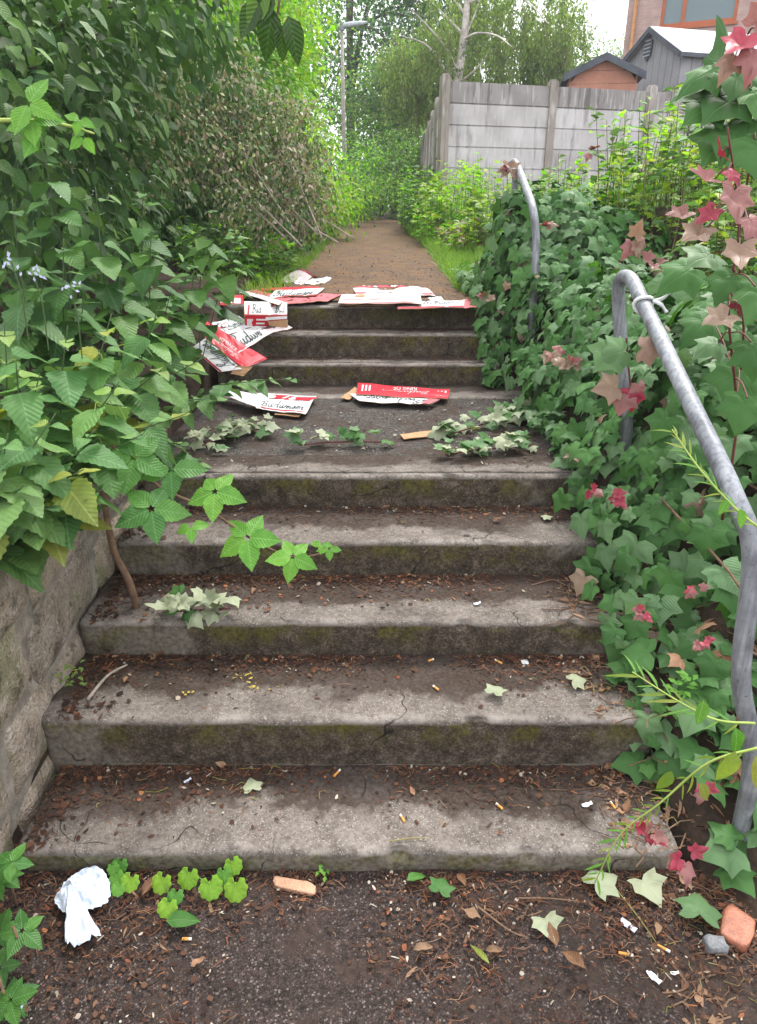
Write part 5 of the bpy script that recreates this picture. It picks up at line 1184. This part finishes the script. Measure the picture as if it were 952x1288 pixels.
# lamp post
lx = P(430, 36, 23.4); t = thing('street_lamp', (lx.x, lx.y, prof(23)), 'slim grey street lamp standing among the bushes beyond the path', 'street lamp')
m_ = MB(); m_.tube([(lx.x, lx.y, prof(23) - .3), (lx.x, lx.y, 2.2), (lx.x, lx.y, lx.z - .02)], [.07, .065, .045], 10); m_.build('pole', plain('lamp_pole', (.3, .27, .24), .6), t, smooth=True)
m_ = MB(); V = []
pr_ = [(-.12, .05), (0, .06), (.25, .075), (.55, .06), (.7, .03)]
m_.tube([(lx.x + a, lx.y - a * .15, lx.z + .05 + .02 * i) for i, (a, b) in enumerate(pr_)], [b for a, b in pr_], 10); m_.build('lamp_head', plain('lamp_head', (.5, .54, .58), .5), t, smooth=True)
m_ = MB(); m_.tube([(lx.x, lx.y, lx.z - .05), (lx.x, lx.y, lx.z + .15)], .075, 10); m_.build('collar', M['steel'], t)

# ------------------------------------------------------------------ trees, hedges, brush
def tree(name, label, base, top_r, limbs, ells, n, size, mats, kind='small', clump=None, wts=None, bark='bark', parts=0, group=None, cat='tree', inner=.35, down=.4, trunkpts=None):
    base = Vector(base); t = thing(name, base, label, cat, group)
    tp = trunkpts or [base, base + Vector((.05, 0, top_r[1] * .5)), base + Vector((0, .1, top_r[1]))]
    cv = bez(tp, 6); m_ = MB(); m_.tube(cv, [top_r[0] * (1 - .75 * i / len(cv)) for i in range(len(cv))], 9); m_.build('trunk', M[bark], t, smooth=True)
    for k in range(limbs):
        e = ells[k % len(ells)]; q = cv[int((.35 + .6 * random.random()) * (len(cv) - 1))]; c = Vector(e[:3]) + Vector((random.uniform(-.5, .5) * e[3], random.uniform(-.5, .5) * e[4], random.uniform(-.2, .6) * e[5]))
        m_ = MB(); b = bez([q, q.lerp(c, .5) + Vector((0, 0, .12 * (c - q).length)), c], 5); m_.tube(b, [top_r[0] * .32 * (1 - .85 * i / len(b)) for i in range(len(b))], 6); m_.build('limb', M[bark], t, smooth=True)
    p, r = shell(ells, n, inner, clump, down=down)
    s = RNG.uniform(size[0], size[1], n)
    leaves(t, kind, p, r, s, [M[m] for m in mats], parts, rest='crown', wts=wts); return t
def ell(px, py, Y, rx, ry, rz): q = P(px, py, Y); return (q.x, q.y, q.z, rx, ry, rz)
# dark broadleaf hedge, upper left
hg = [ell(30, 60, 4.2, .9, .8, .8), ell(60, 120, 4.6, .6, .7, .6), ell(150, -5, 5.0, .7, .8, .45), ell(110, -60, 4.6, 1.1, 1.0, .6), ell(20, 200, 4.0, .7, .8, .6), ell(-40, 120, 3.6, .7, .8, 1.2)]
tree('hedge_shrub', 'tall dark broad-leaved shrub filling the upper left above the nettles', (-2.6, 4.8, .9), (.07, 2.6), 6, hg, 6200, (.05, .11), ['hedge', 'hedge', 'nettle_dark'], 'oval', (190, .15), bark='bark', parts=300, cat='shrub', inner=.55)
tree('hedge_shrub', 'mid green shrub behind the dead brush pile', (-3.0, 8.2, 1.2), (.07, 2.6), 5, [ell(230, 150, 8.4, 1.1, .9, 1.0), ell(130, 150, 7.4, 1.3, 1, 1.3), ell(60, 260, 6.6, 1.4, 1, 1.0), ell(180, 270, 7.6, 1.2, .9, .9), ell(300, 250, 8.8, .8, .9, .9), ell(0, 120, 7, 1.5, 1, 1.8)], 15000, (.07, .13), ['hedge', 'hedge', 'midtree'], 'small', (300, .2), bark='bark', cat='shrub', inner=.5)
# near twig hanging at the top
t = thing('hanging_twig', P(350, -30, 2.4), 'blurred dark leafy twig hanging from above at the top edge', 'twig')
m_ = MB(); m_.tube(bez([P(345, -60, 2.4), P(352, -10, 2.4), P(345, 35, 2.38)], 5), .004, 5); m_.build('stem', M['stem_brown'], t)
for px, py, s, tip in ((342, 10, .13, (-.2, -.1, -1)), (362, 20, .12, (.3, -.1, -1)), (345, -10, .12, (-.7, -.1, -.8)), (352, 30, .09, (.1, -.1, -1)), (335, -15, .12, (-.4, -.1, -.7)), (325, 0, .11, (-.5, -.1, -.8))):
    leaf_obj('leaf', 'oval', P(px, py, 2.38), frames(np.array([tip]), np.array([(.2, -.8, .5)]))[0], s, M['hedge'], t)
# dead brush heap
t = thing('dead_brush', P(330, 300, 6.2), 'heap of cut branches with dried grey-brown leaves left of the path', 'brush pile')
bl_ = [[(400, 295, 5.9), (330, 220, 6.3), (262, 90, 6.8)], [(405, 300, 5.8), (360, 190, 6.5), (330, 110, 7.0)], [(380, 310, 5.7), (300, 230, 6.0), (200, 120, 6.4)], [(410, 270, 6.4), (380, 200, 6.8), (350, 120, 7.2)], [(360, 300, 5.8), (270, 220, 6.0), (170, 160, 6.2)], [(445, 300, 6.0), (400, 275, 6.2), (330, 262, 6.5)], [(425, 305, 5.9), (390, 285, 6.0), (350, 260, 6.1), (300, 255, 6.2)], [(400, 250, 6.6), (340, 170, 6.8), (240, 60, 7.0)], [(370, 290, 5.8), (310, 200, 6.2), (250, 130, 6.5), (215, 60, 6.8)]]
LP_ = []
for b in bl_:
    cv = bez([P(*q) for q in b], 8); m_ = MB(); m_.tube(cv, [.0085 * (1 - .7 * i / len(cv)) for i in range(len(cv))], 6); m_.build('branch', M['stem_grey'], t, smooth=True)
    for k in range(4, len(cv)): LP_.append(np.array(cv[k]))
E_ = [ell(160, 110, 5.9, .4, .35, .3), ell(130, 170, 5.6, .35, .3, .28), ell(180, 210, 5.7, .35, .3, .25), ell(290, 220, 6.2, .4, .35, .35), ell(320, 270, 6.0, .35, .3, .25), ell(250, 150, 6.3, .4, .35, .35), ell(370, 250, 6.3, .28, .4, .32), ell(330, 190, 6.6, .42, .45, .4), ell(290, 120, 6.8, .45, .45, .42), ell(250, 90, 6.7, .4, .4, .38), ell(200, 150, 6.3, .4, .35, .3), ell(370, 170, 7.0, .28, .4, .35), ell(230, 200, 6.1, .4, .35, .3), ell(395, 265, 6.2, .1, .3, .25)]
n = 19000; p, r = shell(E_, n, .2, (700, .08), up=.3, down=1.0, jit=.8); s = RNG.uniform(.022, .058, n)
px, py, dp = proj(p); keep = p[:, 2] > 1.05; p, r, s = p[keep], r[keep], s[keep]
tan = RNG.random(len(p)) < np.interp(proj(p)[0], [150, 400], [.04, .36])
merged('dry_leaves', 'small', p[tan], r[tan], s[tan], M['dry'], t); h2 = RNG.random(len(p)) < .5; merged('wilting_leaves', 'small', p[~tan & h2], r[~tan & h2], s[~tan & h2], M['ivy_pale'], t); merged('wilting_leaves', 'small', p[~tan & ~h2], r[~tan & ~h2], s[~tan & ~h2], M['nettle_dark'], t)
m_ = MB()
for _ in range(130):
    q = Vector(random.choice(LP_)); d = Vector((random.uniform(-.2, .2), random.uniform(-.2, .1), random.uniform(-.2, .15))); m_.tube([q, q + d * .5 + Vector((0, 0, .03)), q + d], [.004, .003, .0015], 4, False)
m_.build('twigs', M['stem_grey'], t)['kind'] = 'stuff'
# bright bushes along the left of the path
GBu = 'bright bushes along the left of the path'
for i, (e, n, sz, mats, lab, bs) in enumerate((
    ([ell(378, 220, 9, .38, .8, .7), ell(345, 120, 9.5, .5, .8, .8), ell(350, 60, 10.5, .5, .7, .7), ell(330, 40, 10.5, .7, .7, .6)], 6500, (.05, .085), ['bright', 'bright', 'yelgreen'], 'bright green bush right behind the dead brush', (-1.6, 9.2, 1.2)),
    ([ell(410, 255, 11, .4, .9, .45), ell(362, 180, 12, .45, .9, .8)], 3800, (.05, .09), ['bright', 'yelgreen'], 'yellow green bush on the left verge halfway along the path', (-1.6, 11.8, 1.25)),
    ([ell(425, 235, 16, .7, 1.2, .7), ell(378, 170, 17, .4, 1.0, .8)], 3600, (.06, .1), ['bright', 'midtree'], 'leafy bush at the foot of the street lamp', (-1.3, 16.5, 1.3)),
    ([ell(455, 215, 22, .8, 1.2, .8), ell(470, 190, 25, 1.0, 1.2, 1.2)], 3400, (.07, .12), ['midtree', 'bright'], 'rounded green bush where the path disappears', (-.9, 23.5, 1.35)))):
    tree('bush', lab, bs, (.04, 1.0), 3, e, n, sz, mats, 'small', (int(n / 28), .16 if i < 2 else .25), group=GBu, cat='bush', inner=.4)
tree('sycamore_tree', 'tall bright green tree leaning over the left of the path', (-3.2, 13.5, 1.3), (.16, 5.5), 8, [ell(315, 40, 12.5, .9, 1.3, 1.1), ell(250, 40, 9.5, .8, .8, .8), ell(200, 10, 9, .8, .8, .6), ell(300, -20, 10, .9, .9, .6), ell(340, 120, 13, .65, 1.0, .9), ell(335, 10, 13.5, .7, 1.2, 1.3), ell(285, 100, 12, 1.1, 1.2, 1.2), ell(300, -90, 13, 1.9, 1.6, 1.2), ell(240, 0, 12, 1.5, 1.5, 1.5)], 15000, (.08, .14), ['bright', 'bright', 'yelgreen'], 'small', (260, .3), inner=.45)
# trees at the back
GT = 'tall trees beyond the end of the path'
tree('dark_tree', 'dark blue-green tree with sky gaps behind the street lamp', (-1.2, 33, 1.4), (.25, 10), 9, [ell(455, 30, 32, 2.2, 2, 2.0), ell(480, 95, 31, 1.8, 2, 1.6), ell(440, 110, 33, 1.4, 2, 1.6), ell(470, -60, 33, 3, 2, 2), ell(505, 20, 33, 1.7, 2, 1.8)], 8000, (.12, .2), ['darktree', 'midtree', 'midtree'], 'kite', (220, .42), group=GT)
tree('ash_tree', 'grey-green tree with drooping leaves at the end of the path', (.6, 27, 1.4), (.18, 5.5), 8, [ell(500, 110, 26, 1.3, 1.4, 1.2), ell(470, 140, 27, 1.3, 1.4, 1.3), ell(520, 160, 26, 1.1, 1.4, 1.4), ell(490, 195, 25, 1.4, 1.2, 1.0)], 12000, (.09, .15), ['midtree', 'birchleaf', 'darktree'], 'kite', (260, .26), group=GT, wts=[.5, .45, .05])
tree('dark_shrub', 'dark shrub filling the end of the path below the grey-green tree', (.1, 24, 1.35), (.06, 1.6), 4, [ell(490, 215, 23, 1.0, 1, .7), ell(515, 195, 24, .8, 1, .9), ell(450, 240, 20, .5, .8, .4), ell(475, 245, 21, 1.0, .6, .5), ell(440, 255, 19, .5, .6, .3)], 9000, (.07, .12), ['midtree', 'birchleaf', 'bright'], 'small', (170, .2), group=GT, cat='shrub')
tree('dark_tree', 'broad dark tree behind the birch', (4, 36, 1.4), (.3, 10), 8, [ell(560, 40, 34, 3.0, 2, 3.0), ell(520, 90, 33, 2, 2, 2), ell(620, 60, 36, 2.6, 2, 2.2), ell(550, -60, 35, 4, 2, 2.5)], 12000, (.13, .22), ['darktree', 'midtree'], 'kite', (240, .45), group=GT)
tree('far_tree', 'pale thin-leaved tree against the sky left of the brick house', (9.5, 40, 1.4), (.2, 7), 7, [ell(735, 85, 39, 2.0, 1.5, 1.2), ell(700, 60, 38, 1.6, 1.5, 1.8), ell(765, 80, 40, 1.0, 1.2, .9), ell(715, 20, 38, .8, 1.2, 1.2)], 5200, (.1, .17), ['birchleaf', 'midtree'], 'kite', (150, .4), group=GT)
for i, (x, y) in enumerate(((-9, 20), (-14, 30), (-6, 38))):
    tree('far_tree', ('large tree hidden behind the hedge at the left', 'second large tree behind the hedge at the far left', 'tall tree behind the bright sycamore')[i], (x, y, 1.4), (.3, 8), 6, [(x, y, 6, 4, 4, 3.5), (x + 2, y, 9, 3.5, 3.5, 3), (x - 2, y, 4, 3.5, 3, 2.5)], 7000, (.2, .34), ['midtree', 'darktree'], 'kite', (130, .7), group=GT)
# birch
bb = P(578, 150, 19.5); bz = 1.35
t = thing('birch_tree', (bb.x, bb.y, bz), 'pale-barked birch with drooping grey-green leaves behind the concrete fence', 'tree')
tr_ = [(bb.x - .05, bb.y, bz)] + [tuple(P(a, b, 19.5)) for a, b in ((573, 130), (577, 90), (583, 50), (587, 10), (592, -60), (596, -150))]
cv = bez(tr_, 5); m_ = MB(); m_.tube(cv, [.14 * (1 - .7 * i / len(cv)) for i in range(len(cv))], 10); m_.build('trunk', M['birchbark'], t, smooth=True)
brs = [[(579, 70), (588, 40), (600, 10), (612, -40)], [(577, 92), (560, 60), (535, 30), (515, 10)], [(576, 98), (565, 92), (548, 90), (530, 93)], [(583, 50), (600, 42), (625, 45), (645, 60)], [(586, 20), (575, 5), (560, -10)], [(575, 105), (590, 95), (605, 80), (612, 70)], [(574, 118), (555, 125), (530, 120), (518, 105)], [(588, 5), (620, -10), (660, 0), (690, 30)], [(584, 45), (560, 20), (540, 0)], [(574, 112), (540, 60), (505, 45)]]
strands = []
for k, b in enumerate(brs):
    c2 = bez([P(x, y, 19.5 - (.8 if k % 2 else -.6) * i * .5) for i, (x, y) in enumerate(b)], 6); m_ = MB(); m_.tube(c2, [.035 * (1 - .75 * i / len(c2)) for i in range(len(c2))], 6); m_.build('limb', M['birchbark'], t, smooth=True)
    strands += c2[4:]
p = []; rr = []
E2 = np.array([ell(640, 60, 20, 1.5, 1.2, 1.0), ell(690, 70, 20.5, .7, 1.2, .9), ell(600, 30, 20.5, 1.6, 1.2, 1.2), ell(540, 60, 19.8, 1.0, 1.2, .9), ell(650, 10, 20.5, 1.6, 1.2, 1.2), ell(600, -70, 20, 2.4, 1.6, 1.5), ell(540, 110, 20, .7, 1, .5), ell(700, 20, 20.5, .9, 1.2, 1.2), ell(510, 80, 20.2, .7, 1, .8)])
m2 = MB()
for k in range(900):
    e = E2[RNG.integers(0, len(E2))]; q = e[:3] + unit(1)[0] * e[3:] * RNG.random() ** .4; L = RNG.uniform(.35, 1.0); dr = np.array([RNG.normal() * .12, RNG.normal() * .12, -1])
    m2.tube([Vector(q), Vector(q + dr * L)], .004, 3, False)
    for j in range(34): p.append(q + dr * L * RNG.random() + RNG.normal(size=3) * .05)
p = np.array(p); n = len(p)
merged('crown', 'kite', p, frames(unit(n) * .6 + np.array([0, 0, -1]), unit(n) + np.array([0, -.4, .3])), RNG.uniform(.055, .1, n), M['birchleaf'], t)
m2.build('twigs', M['stem_brown'], t)['kind'] = 'stuff'

# ------------------------------------------------------------------ weeds and grass
def weedclump(label, cx, cy, rx, ry, n, hmin, hmax, ls, mats, name='tall_weeds', lf=20, flower=None):
    z = gz(cx, cy); t = thing(name, (cx, cy, z), label, 'weeds', 'clumps of tall weeds'); P_ = []; T_ = []; m_ = MB()
    for _ in range(n):
        a = random.uniform(0, 6.28); rr_ = math.sqrt(random.random()); x, y = cx + rx * rr_ * math.cos(a), cy + ry * rr_ * math.sin(a)
        h = random.uniform(hmin, hmax); b = Vector((x, y, gz(x, y) - .02)); top = b + Vector((random.uniform(-.15, .15) * h, random.uniform(-.15, .15) * h, h))
        m_.tube([b, b.lerp(top, .55) + Vector((random.uniform(-.02, .02), 0, 0)), top], [.0038, .003, .0015], 4, False)
        for k in range(lf):
            f = random.uniform(.15, 1); q = b.lerp(top, f); an = random.uniform(0, 6.28); P_.append(q); T_.append((math.cos(an), math.sin(an), random.uniform(-.2, .7)))
    m_.build('stems', M['weedstem'], t)['kind'] = 'stuff'
    P_ = np.array(P_); T_ = np.array(T_); n = len(P_)
    leaves(t, 'small', P_, frames(T_, unit(n) * .5 + np.array([0, 0, 1])), RNG.uniform(ls * .6, ls * 1.3, n), [M[k] for k in mats], 0)
weedclump('bright bushy weeds at the foot of the fence corner', 1.0, 10.6, .5, 1.6, 150, .4, 1.05, .1, ['bright', 'bright', 'yelgreen'], lf=18)
weedclump('bright weeds growing along the right verge past the fence corner', .8, 14, .45, 2.6, 130, .5, 1.1, .11, ['bright', 'midtree'], lf=18)
weedclump('tall yellow-green weeds in front of the first fence bay', 2.0, 9.8, .9, .9, 90, .4, .8, .08, ['yelgreen', 'bright', 'nettle'])
weedclump('tall stalky weeds in front of the second fence bay', 3.3, 9.8, .9, .9, 85, .4, .85, .08, ['yelgreen', 'nettle', 'bright'])
weedclump('yellowish stalky weeds in front of the third fence bay', 4.7, 9.4, 1.0, 1.0, 80, .35, .75, .08, ['yelgreen', 'nettle', 'bright'])
weedclump('mixed weeds growing just behind the ivy bank', 2.0, 7.4, 1.1, .8, 170, .35, .7, .08, ['yelgreen', 'bright', 'nettle'])
weedclump('taller mixed weeds behind the ivy at the right', 3.6, 7.2, 1.1, .9, 120, .35, .7, .085, ['yelgreen', 'nettle', 'bright'])
weedclump('dense weeds at the right behind the pink ivy shoot', 2.9, 5.6, .8, .8, 130, .35, .7, .08, ['nettle', 'bright', 'ivy_lt'])
weedclump('sunlit stalky weeds rising from the ivy above the nearer rail', 2.0, 4.6, .7, .6, 110, .35, .75, .075, ['yelgreen', 'nettle', 'bright'])
weedclump('sunlit stalky weeds rising from the ivy at the right behind the pink shoot', 1.7, 3.3, .35, .5, 60, .3, .65, .07, ['nettle', 'ivy_lt', 'yelgreen'])
weedclump('yellow-leaved weeds on the right verge below the fence corner', 1.1, 8.2, .4, .9, 90, .15, .4, .08, ['yelgreen', 'bright', 'ivy_tan'])
weedclump('leafy weeds on the left verge below the dead brush', -1.2, 6.4, .45, 1.1, 130, .1, .4, .08, ['bright', 'nettle'])
weedclump('bright leafy weeds on the left verge farther along the path', -1.35, 9.5, .5, 1.8, 140, .2, .7, .09, ['bright', 'bright', 'yelgreen'])
weedclump('bright weeds on the left verge near the street lamp', -1.5, 14.5, .5, 2.4, 130, .4, 1.0, .1, ['bright', 'midtree'])
def grass(name, n, fn, hmin, hmax, mat):
    p = np.array([fn() for _ in range(n)]); merged(name, 'blade', p, frames(unit(n) * .55 + np.array([0, 0, 1]), unit(n) + np.array([0, -.5, 0])), RNG.uniform(hmin, hmax, n), mat)
def vr():
    y = RNG.uniform(4.9, 14); x = pr(y) - .05 + abs(RNG.normal()) * .42; return (x, y, gz(max(x, .85), y) - .01 if x > .84 else prof(y))
def vl():
    y = RNG.uniform(4.7, 14); x = pl(y) + .05 - abs(RNG.normal()) * .3; return (x, y, gz(min(x, -1.0), y) - .01 if x < -.99 else prof(y))
grass('grass', 22000, vr, .05, .17, M['grass']); grass('grass', 5500, vl, .03, .11, M['grass'])
HAZE = .002
mh = bpy.data.materials.new('haze'); mh.use_nodes = True; mh.node_tree.nodes.clear()
vn = mh.node_tree.nodes.new('ShaderNodeVolumePrincipled'); on = mh.node_tree.nodes.new('ShaderNodeOutputMaterial')
vn.inputs['Color'].default_value = (.86, .9, .94, 1); vn.inputs['Density'].default_value = HAZE; mh.node_tree.links.new(vn.outputs[0], on.inputs['Volume'])
m_ = MB(); m_.box((0, 318, 12), (860, 780, 30)); hz_ = m_.build('haze', mh); hz_['kind'] = 'stuff'
# far-off planting that closes the view beyond the path and behind the hedge
p, r = shell([(-6, 30, 2.2, 7, 2, 1.6), (6, 32, 2.4, 6, 2, 1.8), (-12, 14, 2.5, 4, 6, 2.2), (0, 44, 4, 14, 3, 4), (-16, 24, 5, 5, 8, 4.5)], 16000, .6)
o = merged('far_wood', 'kite', p, r, RNG.uniform(.25, .4, 16000), M['midtree']); o['label'] = 'dense far-off greenery beyond the end of the path'; o['category'] = 'wood'

# small lilac flowers at the left edge and yellow petals on the second tread
M['lilac'] = plain('lilac_petal', (.55, .55, .75), .6); M['yellow'] = leafmat('yellow_petal', [(.5, .36, .04), (.6, .48, .1)], .6, .2)
for px, py, Y, lab in ((14, 328, 1.8, 'pale lilac flower cluster among the nettles at the left edge'), (42, 345, 1.85, 'larger pale lilac flower cluster right of the one at the left edge'), (88, 362, 1.95, 'small pale lilac flower cluster deeper in the nettles')):
    c = P(px, py, Y); t = thing('wild_flower', c, lab, 'flower', 'lilac flowers among the nettles')
    m_ = MB(); m_.tube([c + Vector((-.02, .05, -.2)), c + Vector((0, .02, -.08)), c], .0018, 4); m_.build('stem', M['stem_nettle'], t)
    for k in range(9):
        q = c + Vector((random.uniform(-.025, .025), random.uniform(-.015, .015), random.uniform(-.02, .02)))
        leaf_obj('petal', 'small', q, frames(np.array([(random.uniform(-1, 1), -.2, random.uniform(-1, 1))]), np.array([(0, -1, .3)]))[0], .013, M['lilac'], t)
pp = []
for px, py, k in ((235, 872, 5), (312, 852, 9), (318, 862, 10), (300, 850, 4), (345, 868, 3), (90, 845, 4)):
    q = surf(px, py, .004)
    for _ in range(k): pp.append((q.x + random.uniform(-.02, .02), q.y + random.uniform(-.015, .015), q.z + .003))
pp = np.array(pp); k = len(pp)
merged('yellow_petals', 'chip', pp, frames(unit(k) * np.array([1, 1, .2]), unit(k) * .4 + np.array([0, 0, 1])), RNG.uniform(.006, .016, k), M['yellow'])
